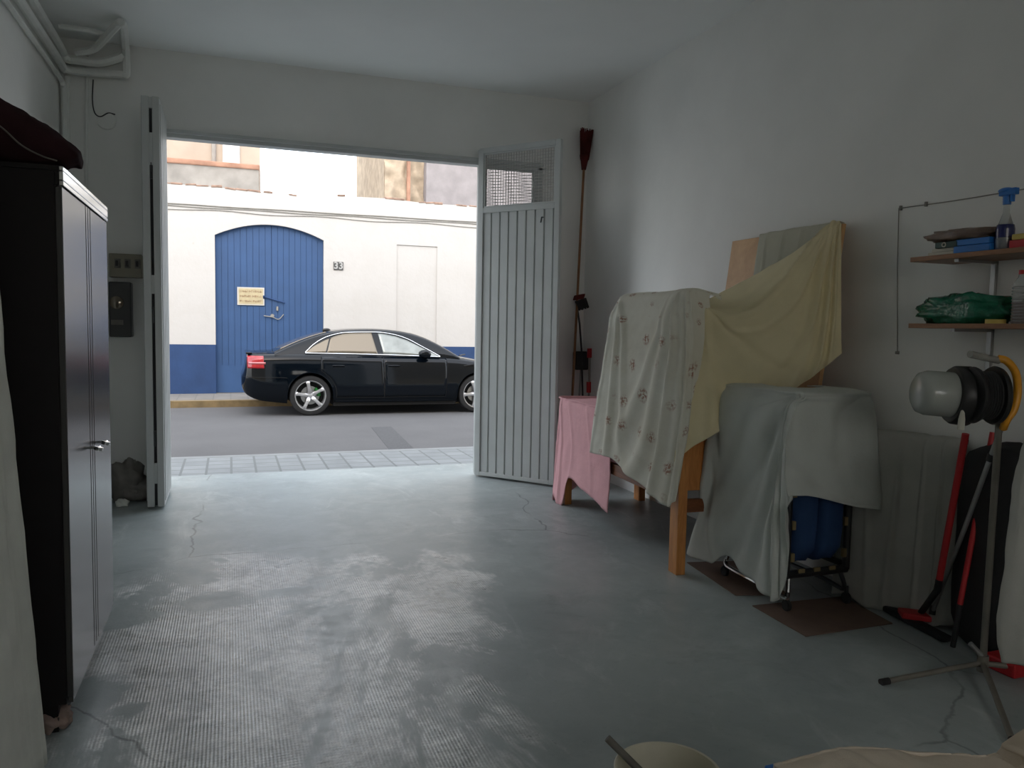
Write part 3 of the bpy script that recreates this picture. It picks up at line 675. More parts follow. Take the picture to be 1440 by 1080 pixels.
# side windows: mapped onto the cabin flank from the outline seen in the photograph
def onflank(px, py, off=.004):
    t_ = .75
    for _ in range(4): p = aty(px, py, YC_-t_-off); t_ = cab_t(p.z)
    return (p.x-X0, p.z)
def q4(x, y): return onflank(320+x/4, 440+y/4)
topl = [q4(*p) for p in ((437, 222), (480, 180), (530, 147), (580, 127), (640, 113), (700, 109), (780, 108), (850, 109), (900, 115), (960, 128), (1020, 150), (1080, 182), (1140, 214), (1195, 244))]
botl = [q4(*p) for p in ((437, 226), (700, 231), (950, 238), (1195, 247))]
def winpatch(sa, sb_, mname, name, par=car, shr=.012, ea=0, eb=0):
    rows = []; nn_ = 28
    for i in range(nn_+1):
        s_ = sa+(sb_-sa)*i/nn_; b_ = lin(botl, s_)+.010; t_ = lin(topl, s_)-shr; t_ = max(t_, b_+.001); rows.append([])
        for j in range(9):
            f = j/8; z = b_+(t_-b_)*f; s2 = s_+(ea*(1-i/nn_)+eb*i/nn_)*f; rows[-1].append((s2, z))
    mb = MB().grid([[CP(s2, cab_t(z)+.005, z) for s2, z in r] for r in rows]); mb.recalc = False
    return mb.build(name, M[mname], par, smooth=True, solid=.003, angle=180)
s_q = q4(552, 222)[0]; s_b = q4(845, 232)[0]; s_f = q4(878, 232)[0]
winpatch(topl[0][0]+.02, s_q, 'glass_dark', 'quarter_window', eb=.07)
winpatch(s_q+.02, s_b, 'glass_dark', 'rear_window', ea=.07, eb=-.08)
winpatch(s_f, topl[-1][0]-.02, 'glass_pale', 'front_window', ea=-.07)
tr = [CP(s_, cab_t(z)+.007, z) for s_, z in botl]; 
MB().tube(path([CP(s_, cab_t(z)+.007, z) for s_, z in [topl[0]]+topl], 3)[3:], .007, 6).tube(path(tr, 4), .0085, 6).build('chrome_trim', M['trimchrome'], car, smooth=True)
# rear screen & windscreen
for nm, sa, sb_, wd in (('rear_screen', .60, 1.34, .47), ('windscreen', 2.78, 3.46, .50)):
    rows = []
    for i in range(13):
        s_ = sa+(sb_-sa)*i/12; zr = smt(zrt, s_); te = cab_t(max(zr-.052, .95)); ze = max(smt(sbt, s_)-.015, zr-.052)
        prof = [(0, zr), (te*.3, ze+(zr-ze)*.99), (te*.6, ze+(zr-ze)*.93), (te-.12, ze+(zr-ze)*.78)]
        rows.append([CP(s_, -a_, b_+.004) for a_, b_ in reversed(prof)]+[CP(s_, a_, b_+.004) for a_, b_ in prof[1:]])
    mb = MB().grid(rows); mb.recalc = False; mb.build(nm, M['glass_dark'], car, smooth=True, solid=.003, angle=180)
def bodypatch(fn, nu, nv, name, m, par, off=.004, solid=.003):
    rows = []
    for j in range(nv+1):
        r = []
        for i in range(nu+1):
            s_, z = fn(i/nu, j/nv); r.append(CP(s_, body_t(s_, z)+off, z))
        rows.append(r)
    mb = MB().grid(rows); mb.recalc = False; return mb.build(name, m, par, smooth=True, solid=solid, angle=180, off=0)
def b4(x, y): p = aty(320+x/4, 440+y/4, YC_-.905); return (p.x-X0, p.z)
# doors
sd0, sd1, sd2 = b4(525, 240)[0]+.01, b4(880, 250)[0], b4(1235, 260)[0]
def rdoor(u, v):
    z = .26+v*(.925-.26); le = sd0+ (0 if z > .62 else 0)
    cut = 0
    if z < AZ+AR+.05 and True:
        dz = (z-AZ); cut = max(0, SR+math.sqrt(max(0, (AR+.055)**2-dz*dz))-sd0)
    le = sd0+cut; re = sd1-.003+.015*(1-v); return (le+(re-le)*u, z)
def fdoor(u, v):
    z = .26+v*(.915-.26); le = sd1+.005+.015*(1-v); re = sd2+.03*math.sin(v*2.2)-.02; return (le+(re-le)*u, z)
for fn, nm, hx in ((rdoor, 'rear_door', 625), (fdoor, 'front_door', 937)):
    do = bodypatch(fn, 20, 14, nm, M['mirrorpaint'], car)
    s_, z = b4(hx, 298); tt = body_t(s_, z)
    MB().blob(CP(s_, tt+.012, z), (.105, .016, .016), 1, 0, 1, 18, None, 3).build('handle', M['mirrorpaint'], do, smooth=True, angle=180)
    MB().tube([CP(s_-.10, tt+.006, z-.018), CP(s_+.1, tt+.006, z-.018)], .005, 6).build('handle_recess', M['inner'], do)
    ed = [fn(0, k/12) for k in range(13)]; ed2 = [fn(1, k/12) for k in range(13)]; bt = [fn(k/12, 0) for k in range(13)]
    mb = MB()
    for e_ in (ed, ed2, bt): mb.tube([CP(a_, body_t(a_, b_)+.003, b_) for a_, b_ in e_], .004, 5)
    mb.build('door_seam', M['inner'], do)
# sill strip
MB().tube([CP(s_, body_t(s_, .20)+.0, .20) for s_ in [1.45+.1*i for i in range(21)]], .018, 6).build('sill', M['mirrorpaint'], car, smooth=True)
# wheel-arch lips
for c_ in (SR, SF):
    MB().tube([CP(c_-math.cos(a_)*(AR+.004), body_t(c_-math.cos(a_)*AR, max(.2, AZ+math.sin(a_)*AR))+.002, AZ+math.sin(a_)*(AR+.004)) for a_ in [math.radians(-8+196*k/30) for k in range(31)]], .009, 6).build('arch_lip', M['mirrorpaint'], car, smooth=True)
# tail lamp and rear details
def lampfn(u, v):
    z = .735+v*(.93-.735); l = .10+.01*(1-v) ; r = .39-.06*v-.05*(1-v); return (l-.02+(r-l+.02)*u, z)
lp = bodypatch(lampfn, 14, 8, 'tail_lamp', M['lamp_red'], car, .006, .006)
bodypatch(lambda u, v: (.10+.26*u, .80+.035*v), 14, 2, 'lamp_band', mat('lamp_pale', (.45, .12, .13), .1, var=0, coat=1), lp, .011, .003)
MB().box((X0+.065, YC_-.66, .955), (X0+.16, YC_+.66, .985)).build('boot_lip', M['mirrorpaint'], car, bevel=.01)
MB().tube([CP(s_, body_t(s_, .60)+.003, .60-.02*s_) for s_ in [.04+.05*i for i in range(14)]], .004, 5).build('bumper_seam', M['inner'], car)
MB().tube([CP(3.62+.02*i, body_t(3.6, .80)+.006, .775+.003*i) for i in range(10)], .012, 6).build('fender_badge', M['inner'], car)
MB().tube([CP(3.56, .80, .95), CP(3.65, .72, .965), CP(3.75, .5, .96)], .012, 6).build('wiper', M['black'], car)
s_, z = onflank(320+1105/4, 440+225/4)
mr = MB().blob(CP(s_-.02, .93, z-.015), (.10, .085, .068), 3, .12, 1.2, 22, None, 2.6).build('wing_mirror', M['mirrorpaint'], car, smooth=True, angle=180)
MB().tube([CP(s_+.05, .80, z-.06), CP(s_+.0, .88, z-.05)], .025, 8).build('mirror_arm', M['black'], mr)
MB().blob((X0+1.40, YC_, 1.352), (.07, .02, .035), 1, 0, 1, 16).build('roof_antenna', M['black'], car, smooth=True)
def wheel(s_, t_, sgn):
    c = CP(s_, t_, AZ-.01); ax = V((0, -sgn, 0)); RR = .325
    ty = MB().lathe(c, ax, [(-.20, .22), (-.205, .30), (-.17, .322), (-.03, .325), (-.008, .312), (0, .285), (-.002, .252), (-.012, .245), (-.03, .24), (-.2, .235)], 48).build('wheel', M['tyre'], car, smooth=True, angle=30)
    MB().lathe(c, ax, [(-.014, .248), (-.004, .246), (-.006, .236), (-.03, .228), (-.10, .22), (-.17, .215)], 48).build('rim', M['alu'], ty, smooth=True, angle=30)
    MB().lathe(c, ax, [(-.13, .225), (-.13, .0)], 32).build('brake_backing', M['inner'], ty)
    MB().lathe(c, ax, [(-.115, .15), (-.105, .15), (-.105, .03)], 32).build('brake_disc', M['steel'], ty, smooth=True, angle=30)
    up = V((0, 0, 1)); e1 = V((1, 0, 0))
    for k in range(5):
        a_ = math.radians(72*k+100+(0 if s_ < 2 else 12)); r_ = e1*math.cos(a_)+up*math.sin(a_); q_ = -e1*math.sin(a_)+up*math.cos(a_)
        mb = MB(); w0, w1, w2 = .040, .024, .034
        P_ = lambda r, w, h: c+r_*r+q_*w+ax*h
        mb.grid([[P_(.03, -w0, -.06), P_(.03, -w0*.8, -.030), P_(.03, 0, -.022), P_(.03, w0*.8, -.030), P_(.03, w0, -.06)],
                 [P_(.12, -w1, -.055), P_(.12, -w1*.8, -.022), P_(.12, 0, -.014), P_(.12, w1*.8, -.022), P_(.12, w1, -.055)],
                 [P_(.19, -w1, -.045), P_(.19, -w1*.85, -.012), P_(.19, 0, -.006), P_(.19, w1*.85, -.012), P_(.19, w1, -.045)],
                 [P_(.237, -w2, -.045), P_(.237, -w2*.9, -.010), P_(.237, 0, -.006), P_(.237, w2*.9, -.010), P_(.237, w2, -.045)]])
        mb.recalc = False; mb.build('spoke', M['alu'], ty, smooth=True, angle=60, solid=.004)
    MB().lathe(c, ax, [(-.07, .058), (-.026, .05), (-.018, .03), (-.018, 0)], 24).build('hub_cap', M['alu'], ty, smooth=True)
    a0 = math.radians(20); mb = MB().tube([c+ax*-.085+(e1*math.cos(a)+up*math.sin(a))*.135 for a in [math.radians(-5+12*k) for k in range(6)]], .03, 8)
    mb.build('brake_caliper', M['green'], ty, smooth=True)
for s_ in (SR, SF):
    wheel(s_, .895, 1); wheel(s_, -.895, -1)

# ================================================================== RIGHT SIDE: BENCH AND DRAPED THINGS
BX0, BX1, BY0, BY1, BZ = 2.478, 3.20, 3.965, 5.97, .85
bench = thing('workbench', (BX0, BY0, 0), 'long orange pine workbench along the right wall beneath the draped cloths', 'workbench')
bench.rotation_euler = (0, 0, -math.radians(3.3))
MB().box((BX0+.01, BY0-.01, BZ-.045), (BX1, BY1+.02, BZ)).build('bench_top', M['pine_h'], bench, bevel=.004)
for x0, y0 in ((BX0, BY0), (BX0, BY1-.1), (BX1-.055, BY0), (BX1-.055, BY1-.1)):
    MB().box((x0, y0, 0), (x0+.06, y0+.10, BZ-.045)).build('leg', M['pine'], bench, bevel=.004)
MB().box((BX0+.015, BY0+.10, .42), (BX0+.045, BY1-.1, .50)).build('front_rail', M['pine_h'], bench, bevel=.004)
MB().box((BX1-.05, BY0+.10, .42), (BX1-.02, BY1-.1, .50)).build('rear_rail', M['pine_h'], bench, bevel=.004)
MB().box((BX0+.06, BY0+.03, .50), (BX1-.055, BY0+.055, BZ-.045)).build('end_panel', M['pine'], bench, bevel=.004)
MB().box((BX0+.06, BY0+.02, .37), (BX1-.055, BY0+.05, .45)).build('end_rail', M['pine_h'], bench, bevel=.004)
MB().box((BX0+.015, BY0+.10, BZ-.15), (BX0+.04, BY1-.1, BZ-.045)).build('apron', M['pine_h'], bench)
# pink cloth over far end
xq = lambda y, o=0: BX0-.014+.0577*(y-BY0)+o
net = [[V((3.2, 5.7, BZ+.016)), V((3.15, 5.65, BZ+.016)), V((3.1, 5.6, BZ+.016)), V((3.1, 5.5, BZ+.016)), V((3.1, 5.45, BZ+.016)), V((3.1, 5.4, BZ+.016)), V((3.1, 5.3, BZ+.016)), V((3.1, 5.1, BZ+.016)), V((3.1, 4.95, BZ+.016))],
       [V((3.2, 5.97, BZ+.014)), V((2.95, 5.985, BZ+.014)), V((2.68, 5.99, BZ+.014)), V((2.63, 5.97, BZ+.014)), V((2.62, 5.9, BZ+.014)), V((2.61, 5.75, BZ+.014)), V((2.60, 5.5, BZ+.014)), V((2.59, 5.25, BZ+.014)), V((2.57, 5.0, BZ+.014))],
       [V((3.2, 5.995, BZ+.006)), V((2.95, 6.01, BZ+.006)), V((2.64, 6.01, BZ+.006)), V((xq(5.97), 5.985, BZ+.006)), V((xq(5.9, -.004), 5.9, BZ+.006)), V((xq(5.75), 5.75, BZ+.006)), V((xq(5.5), 5.5, BZ+.006)), V((xq(5.25), 5.25, BZ+.006)), V((xq(5.0), 5.0, BZ+.006))],
       [V((3.2, 6.03, .55)), V((2.95, 6.05, .55)), atx(786, 630, 2.60), atx(787, 618, 2.575), atx(794, 618, 2.565), atx(806, 624, 2.57), atx(820, 632, 2.56), atx(838, 640, 2.55), atx(859, 642, 2.53)],
       [V((3.2, 6.05, .25)), V((2.95, 6.07, .2)), atx(783, 704, 2.60), atx(778, 696, 2.555), atx(789, 711, 2.55), atx(799, 673, 2.555), atx(818, 688, 2.545), atx(836, 703, 2.535), atx(854, 722, 2.52)]]
cbuild(cloth(net, 110, 60, [(.47, .45, .4, 1, .015, .012), (.60, .64, .4, 1, .02, .007), (.80, .84, .4, 1, .015, .006)], .004, 8, 3, flip=True), 'pink_cloth', M['pink'])
tag(bpy.data.objects['pink_cloth'], 'pink cloth hanging over the far end of the workbench beside the gate leaf', 'cloth')
net = [[V((3.22, 6.06, BZ+.008)), V((3.22, 4.95, BZ+.008))], [V((2.52, 6.08, BZ+.008)), V((2.52, 4.95, BZ+.008))]]

# tall carton under floral cloth
tag(MB().box((2.53, 4.02, BZ+.002), (2.66, 4.78, 1.66)).build('tall_carton', M['cardboard'], bevel=.01), 'tall carton on the workbench hidden under the floral cloth', 'box')
BT = 1.675; xf = 2.47
tl, tr_ = atx(871, 416, xf), atx(962, 408, xf)
net = [[V((2.72, 4.82, BT)), V((2.72, 4.78, BT)), V((2.72, 4.6, BT)), V((2.72, 4.4, BT)), V((2.72, 4.2, BT)), V((2.72, 4.03, BT)), V((2.73, 3.99, BT-.01)), V((2.73, 3.97, BT-.04))],
       [V((2.60, 4.84, BT)), tl+V((.04, 0, .01)), V((2.51, 4.55, BT+.012)), V((2.51, 4.4, BT+.010)), V((2.51, 4.2, BT+.010)), tr_+V((.04, 0.03, .01)), V((2.54, 3.965, BT+.004)), V((2.64, 3.96, BT-.02))],
       [V((2.56, 4.86, 1.55)), tl+V((-.02, .03, -.10)), V((xf, 4.58, 1.57)), V((xf+.01, 4.4, 1.57)), V((xf, 4.2, 1.57)), tr_+V((-.01, 0, -.10)), V((2.53, 3.93, 1.57)), V((2.64, 3.93, 1.52))],
       [V((2.50, 4.92, 1.30)), atx(858, 470, 2.44), atx(880, 480, 2.46), atx(905, 480, 2.46), atx(935, 480, 2.455), atx(962, 480, 2.44), V((2.52, 3.92, 1.38)), V((2.63, 3.93, 1.36))],
       [V((2.47, 4.98, 1.00)), atx(847, 540, 2.42), atx(872, 550, 2.44), atx(900, 555, 2.44), atx(928, 560, 2.44), atx(958, 560, 2.42), V((2.50, 3.90, 1.10)), V((2.60, 3.92, 1.20))],
       [V((2.45, 5.03, .80)), atx(839, 595, 2.41), atx(865, 610, 2.43), atx(893, 625, 2.43), atx(922, 635, 2.43), atx(950, 635, 2.41), V((2.47, 3.90, .86)), V((2.54, 3.92, 1.02))],
       [V((2.45, 5.05, .60)), atx(833, 637, 2.41), atx(857, 643, 2.42), atx(882, 664, 2.42), atx(910, 688, 2.42), atx(938, 713, 2.40), atx(948, 690, 2.42), atx(955, 645, 2.46)]]
cbuild(cloth(net, 130, 110, [(.19, .26, .20, 1, .022, .022), (.155, .12, .22, 1, .02, .012), (.66, .45, .20, 1, .05, .030), (.68, .60, .2, 1, .022, .026), (.73, .69, .2, 1, .015, -.018), (.80, .80, .2, 1, .02, .024)], .0045, 6, 5, flip=True, rid=[([(.17, .22), (.28, .50), (.33, .75), (.35, .95)], .03, .026), ([(.62, .22), (.55, .45), (.44, .65), (.30, .85)], .035, .028), ([(.68, .22), (.66, .5), (.63, .75), (.60, 1.)], .02, .024), ([(.17, .22), (.12, .5), (.10, .8), (.09, 1.)], .015, .014)]), 'floral_tablecloth', M['floral'])
tag(bpy.data.objects['floral_tablecloth'], 'faded cream tablecloth with small brown flowers draped over a tall carton on the workbench', 'tablecloth')

# board leaning on the wall
pA, pB = atx(1023, 338, 3.26), atx(1177, 316, 3.26)
bd = MB(); yb0, yb1 = pB.y, pA.y
bd.obox((3.14, yb0, BZ+.002), (.028, 0, 0), (0, yb1-yb0, 0), (.16, 0, 2.075-BZ)); 
o = tag(bd.build('leaning_board', M['boardwood'], bevel=.003), 'tan wooden board leaning against the right wall on the workbench, partly covered by cloths', 'board')
def bdx(z): return 3.14+.16*(z-BZ)/(2.075-BZ)
# pale cloth over board top
net = []
for v, zt in enumerate((2.085, 2.092, 2.05, 1.9, 1.72, 1.6)):
    off = -.006 if v > 1 else (.0 if v else .05)
    net.append([V((bdx(zt)+off-.012, atx(px, 330, 3.26).y, zt)) for px in (1064, 1085, 1110, 1140, 1172)])
cbuild(cloth(net, 50, 40, [(.15, .12, .2, 1, .03, .010), (.4, .36, .2, 1, .03, .012), (.62, .6, .2, 1, .03, .010), (.8, .8, .2, 1, .03, .01)], .005, 8, 2, flip=True), 'pale_cloth', M['towel'])
tag(bpy.data.objects['pale_cloth'], 'pale whitish cloth hung over the top of the leaning board', 'cloth')
# yellow cloth slung between carton and board
pa, pb = (2.66, 3.90), (3.10, 3.56)
S = lambda x, y, k=0: atv(x, y, (pa[0]-k*.6, pa[1]-k), (pb[0]-k*.6, pb[1]-k))
K = lambda x, y: atx(x, y, 3.16)
r0 = [S(972, 428, -.10), S(990, 424, -.22), S(1010, 414, -.45), K(1062, 386), K(1115, 355), atx(1150, 331, 3.22), atx(1170, 315, 3.23), atx(1182, 313, 3.24)]
r1 = [S(970, 432, -.05), S(992, 431, -.10), S(1020, 430, -.16), S(1062, 414, -.18), S(1105, 380, -.14), S(1140, 349, -.09), S(1168, 319, -.05), S(1183, 316, -.04)]
r2 = [S(968, 440), S(995, 436, .01), S(1028, 445, .03), S(1064, 436, .04), S(1100, 404, .04), S(1134, 366, .02), S(1166, 324, 0), S(1183, 322)]
r3 = [S(964, 470), S(990, 466), S(1025, 470, .03), S(1062, 466, .04), S(1100, 450, .04), S(1135, 420, .03), S(1160, 380, .01), S(1183, 370)]
r4 = [S(958, 520, .06), S(986, 510, .03), S(1020, 510, .01), S(1060, 512, .02), S(1100, 505, .03), S(1135, 480, .02), S(1160, 440, .01), S(1183, 430)]
r5 = [S(953, 580, .09), S(980, 570, .08), S(1015, 560), S(1058, 545, .01), S(1098, 535, .01), S(1130, 522, .01), S(1158, 490, .0), S(1183, 470)]
r6 = [S(948, 650, .11), S(976, 627, .10), S(1003, 612, .06), S(1055, 580), S(1095, 560), S(1127, 540), S(1156, 519), S(1184, 497)]
cbuild(cloth([r0, r1, r2, r3, r4, r5, r6], 120, 110, [(.95, .62, .12, 1, .05, .020), (.98, .78, .12, 1, .035, .020), (.99, .90, .15, 1, .02, .016), (.9, .45, .2, 1, .06, -.012), (.15, .2, .3, 1, .04, .012)], .006, 6, 8, flip=True, rid=[([(.95, .17), (.78, .27), (.60, .33), (.42, .35), (.2, .33)], .020, .035), ([(.95, .15), (.78, .22), (.60, .27), (.42, .28), (.25, .27)], .022, -.035), ([(.96, .20), (.82, .36), (.66, .46), (.48, .50), (.3, .48)], .025, .022), ([(.965, .2), (.86, .45), (.74, .62), (.55, .70)], .025, .020), ([(.97, .2), (.91, .5), (.84, .8), (.80, 1.)], .022, .022), ([(.98, .2), (.95, .5), (.925, .8), (.91, 1.)], .016, .018), ([(.12, .25), (.16, .5), (.22, .75), (.3, 1.)], .03, .014), ([(.10, .25), (.25, .45), (.45, .62), (.65, .80)], .03, -.014)]), 'yellow_cloth', M['yellow'])
tag(bpy.data.objects['yellow_cloth'], 'pale yellow cloth slung from the draped carton up to the corner of the leaning board', 'cloth')

# ---- folding bed under grey sheet
FX0, FX1, FY0, FY1 = 2.70, 3.12, 3.26, 3.90
bed = thing('folding_bed', (2.9, 3.58, 0), 'folded guest bed with dark frame and blue mattress on castors under the grey sheet', 'folding bed')
Zf0, Zf1 = .19, 1.05
for y in (FY0, FY1-.10):
    for k, (a_, b_) in enumerate(((FX0, .0), (FX1-.03, 0))):
        MB().tube([(a_+.015, y+.03, Zf0), (a_+.015, y+.03, Zf1)], .02, 10).build('frame_post', M['black'], bed, smooth=True)
    for z in (Zf0, Zf1): MB().tube([(FX0+.015, y+.03, z), (FX1-.015, y+.03, z)], .022, 10).build('cross_bar', M['black'], bed, smooth=True)
MB().tube([(FX0+.015, FY0+.03, Zf0+.02), (FX0+.015, FY1-.07, Zf0+.02)], .018, 8).tube([(FX1-.015, FY0+.03, Zf0+.02), (FX1-.015, FY1-.07, Zf0+.02)], .018, 8).build('side_rail', M['black'], bed, smooth=True)
for x0, x1 in ((FX0+.045, (FX0+FX1)/2-.004), ((FX0+FX1)/2+.004, FX1-.045)):
    MB().blob(((x0+x1)/2, (FY0+FY1)/2-.02, (Zf0+Zf1)/2+.02), ((x1-x0)/2, .30, .42), 2, .05, 2, 32, None, 6).build('mattress', M['blue_mat'], bed, smooth=True, angle=180)
for i in range(6):
    z = Zf0+.07+i*.085
    if z < .66 and i % 2 == 0:
        MB().box((FX0+.03, FY0+.012, z), (FX0+.052, FY0+.03, z+.045)).build('spring_clip', M['clip'], bed); MB().box((FX1-.052, FY0+.012, z), (FX1-.03, FY0+.03, z+.045)).build('spring_clip', M['clip'], bed)
for i in range(3): MB().box((FX0+.08+i*.10, FY0+.01, Zf0+.005), (FX0+.12+i*.10, FY0+.02, Zf0+.028)).build('spring_clip', M['clip'], bed)
MB().tube(path([(FX0+.05, FY0+.05, Zf0), (FX0+.03, FY0+.03, .08), (FX0-.0, FY0+.02, .075), (FX0-.03, FY0+.22, .10), (FX0-.0, FY0+.45, .09), (FX0+.02, FY1-.08, .10), (FX0+.04, FY1-.1, Zf0)], 6), .012, 8).build('foot_tube', M['chrome'], bed, smooth=True)
MB().tube(path([(FX1-.04, FY0+.05, Zf0), (FX1-.02, FY0+.03, .08), (FX1, FY0+.2, .08), (FX1, FY1-.1, .09), (FX1-.04, FY1-.1, Zf0)], 6), .012, 8).build('foot_tube', M['black'], bed, smooth=True)
for x, y in ((2.712, 3.27), (2.745, 3.86), (3.10, 3.27), (3.10, 3.86)):
    cs_ = MB().lathe((x-.012, y, .036), (1, 0, 0), [(0, .0), (0, .026), (.004, .030), (.020, .030), (.024, .026), (.024, 0)], 20).build('castor', M['rubber'], bed, smooth=True)
    MB().tube([(x, y, .045), (x+.005, y+.008, .10)], .012, 8).build('castor_fork', M['black'], cs_, smooth=True)
# cardboard under the bed
cbp = [(atz(1058, 853), atz(1133, 896), atz(1255, 878), atz(1185, 840)), (atz(966, 792), atz(1034, 838), atz(1110, 838), atz(1040, 790))]
labs = ('flat brown cardboard sheet on the floor under the front castors of the folding bed', 'flat brown cardboard sheet on the floor beside the workbench leg')
for P_, lb in zip(cbp, labs):
    a_, b_, c_, d_ = [V((p.x, p.y, .002)) for p in P_]
    tag(MB().prism([a_, b_, c_, d_], (0, 0, .005)).build('cardboard_sheet', M['cardboard']), lb, 'cardboard')
# grey sheet
gx_ = 2.645; gt = 1.135
tp = [(3.12, 3.98), (2.95, 3.99), (2.76, 3.98), (2.72, 3.85), (2.72, 3.65), (2.72, 3.45), (2.72, 3.32), (2.76, 3.24), (2.9, 3.22), (3.05, 3.22), (3.14, 3.24), (3.18, 3.34), (3.2, 3.6)]
mid_ = [V((2.95, 3.6, gt+.06))]*13
row_in = [V((x*.45+2.95*.55, y*.45+3.6*.55, gt+.05)) for x, y in tp]
row_t = [V((x, y, gt+.012)) for x, y in tp]
row_a = [V((3.14, 4.03, gt-.06)), V((2.95, 4.04, gt-.06)), atx(1001, 560, 2.70), atx(1014, 572, gx_+.01), atx(1040, 576, gx_), atx(1070, 582, gx_), atx(1098, 580, gx_), aty(1116, 578, 3.19), aty(1150, 582, 3.18), aty(1195, 585, 3.19), V((3.16, 3.20, 1.05)), V((3.22, 3.34, 1.04)), V((3.24, 3.6, 1.04))]
row_b = [V((3.14, 4.05, .8)), V((2.95, 4.05, .8)), atx(990, 650, 2.66), atx(1008, 660, 2.65), atx(1036, 668, 2.64), atx(1062, 676, 2.63), atx(1088, 672, 2.61), aty(1108, 652, 3.17), aty(1150, 655, 3.17), aty(1200, 660, 3.18), V((3.19, 3.19, .82)), V((3.25, 3.34, .82)), V((3.25, 3.6, .82))]
row_c = [V((3.14, 4.07, .5)), V((2.95, 4.07, .5)), atx(976, 725, 2.64), atx(998, 735, 2.65), atx(1024, 745, 2.64), atx(1050, 752, 2.62), atx(1078, 752, 2.59), aty(1110, 693, 3.14), aty(1152, 693, 3.16), aty(1200, 702, 3.17), V((3.215, 3.18, .62)), V((3.27, 3.34, .60)), V((3.26, 3.6, .6))]
row_d = [V((3.14, 4.08, .2)), V((2.95, 4.08, .2)), atx(966, 776, 2.64), atx(1000, 792, 2.66), atx(1018, 782, 2.66), atx(1046, 812, 2.63), atx(1076, 838, 2.58), aty(1103, 715, 3.12), aty(1130, 697, 3.15), aty(1200, 712, 3.17), V((3.225, 3.18, .52)), V((3.28, 3.34, .42)), V((3.27, 3.6, .3))]
# the narrow tail that falls to the floor at the near corner: extra columns between 6 and 7
def ins(r, p): return r[:7]+p+r[7:]
row_in = ins(row_in, [row_in[7], row_in[7]]); row_t = ins(row_t, [V((2.725, 3.27, gt+.014)), V((2.74, 3.25, gt+.012))])
row_a = ins(row_a, [atx(1106, 578, 2.635), aty(1112, 578, 3.20)]); row_b = ins(row_b, [atx(1098, 668, 2.60), aty(1104, 660, 3.17)])
row_c = ins(row_c, [atx(1094, 752, 2.585), aty(1108, 735, 3.16)]); row_d = ins(row_d, [atx(1093, 843, 2.585), aty(1108, 800, 3.16)])
row_e = [p+V(((p.x-2.95)*.06, (p.y-3.6)*.05, -.030)) for p in row_t]; row_in = [V((p.x, p.y, gt+.018)) for p in row_in]
cbuild(cloth([row_in, row_t, row_e, row_a, row_b, row_c, row_d], 170, 100, [(.46, .44, .25, 1, .012, .022), (.49, .47, .25, 1, .010, -.018), (.515, .50, .25, 1, .010, .024), (.46, .37, .22, 1, .022, .030), (.45, .30, .22, 1, .03, .026), (.20, .19, .3, 1, .018, .014), (.17, .23, .35, 1, .014, -.014), (.44, .16, .24, .8, .035, .022), (.62, .66, .3, 1, .03, .014)], .006, 6, 11, rid=[([(.50, .34), (.40, .55), (.30, .70), (.22, .80)], .035, .030), ([(.50, .34), (.44, .6), (.38, .8), (.36, .98)], .03, .032), ([(.49, .40), (.475, .6), (.45, .8), (.445, .98)], .014, .020), ([(.56, .34), (.62, .55), (.72, .75), (.80, .9)], .035, .018), ([(.15, .34), (.2, .6), (.19, .8), (.16, .95)], .025, .010), ([(.78, .34), (.76, .6), (.79, .9)], .02, .014)]), 'grey_sheet', M['sheet_grey'])
tag(bpy.data.objects['grey_sheet'], 'large grey dust sheet draped over the folded guest bed', 'sheet')

# white sheet over low thing next to it
net = []
ys = (3.40, 3.30, 3.22, 3.14, 3.06, 2.98, 2.90, 2.83, 2.80); xs_ = (3.14, 3.16, 3.19, 3.23, 3.27, 3.29, 3.30, 3.305, 3.345)
for k, (z, dx) in enumerate(((.925, None), (.945, .05), (.90, .0), (.7, -.005), (.45, -.01), (.2, -.015), (.015, -.02))):
    net.append([V((3.35 if dx is None else min(3.352, xs_[i]+dx), y, z + (.02*math.sin(i*1.9) if k == 6 else 0))) for i, y in enumerate(ys)])
cbuild(cloth(net, 90, 60, [(.2, .27, .3, 1, .03, .012), (.45, .38, .3, 1, .03, .012), (.62, .60, .25, 1, .02, .012), (.78, .76, .2, 1, .02, .012)], .008, 7, 4, flip=True), 'white_sheet', M['sheet_dim'])
tag(bpy.data.objects['white_sheet'], 'dingy white sheet over a low object between the grey sheet and the red handles', 'sheet')

# ---- shelves
def shelf_board(z, ytip, x0, label, grp):
    th = thing('shelf', (3.25, 2.2, z), label, 'shelf')
    MB().box((x0, 1.5, z), (XR-.002, ytip, z+.022)).build('board', M['shelfwood'], th, bevel=.002)
    for y in (2.72, 2.0):
        MB().box((x0+.03, y, z-.014), (XR, y+.022, z-.001)).box((XR-.012, y, z-.17), (XR-.001, y+.022, z-.001)).build('bracket', M['steel'], th)
    return th
s1 = shelf_board(1.800, 2.965, 3.10, 'upper brown wooden shelf on the right wall holding books and a spray bottle', None)
s2 = shelf_board(1.482, 2.955, 3.10, 'lower brown wooden shelf on the right wall holding the green bag', None)
for y in (2.735,):
    tag(MB().box((XR-.016, y-.012, 1.10), (XR-.001, y+.012, 1.47)).box((XR-.016, y-.012, 1.505), (XR-.001, y+.012, 1.784)).build('wall_upright', M['steel']), 'perforated metal upright on the right wall carrying the shelf brackets', 'bracket')
zt = 1.8235
def flat(name, px0, px1, pyt, pyb, X, m, label, cat, depth=.16, par=None):
    a_ = atx(px0, pyb, X); b_ = atx(px1, pyb, X); h0 = a_.z; h1 = atx(px0, pyt, X).z
    return a_, b_, h0, h1
def stackbox(name, y0, y1, z0, z1, x0, x1, m, label, cat, group=None, bev=.003):
    return tag(MB().box((x0, y0, z0), (x1, y1, z1)).build(name, M[m], bevel=bev), label, cat, group)
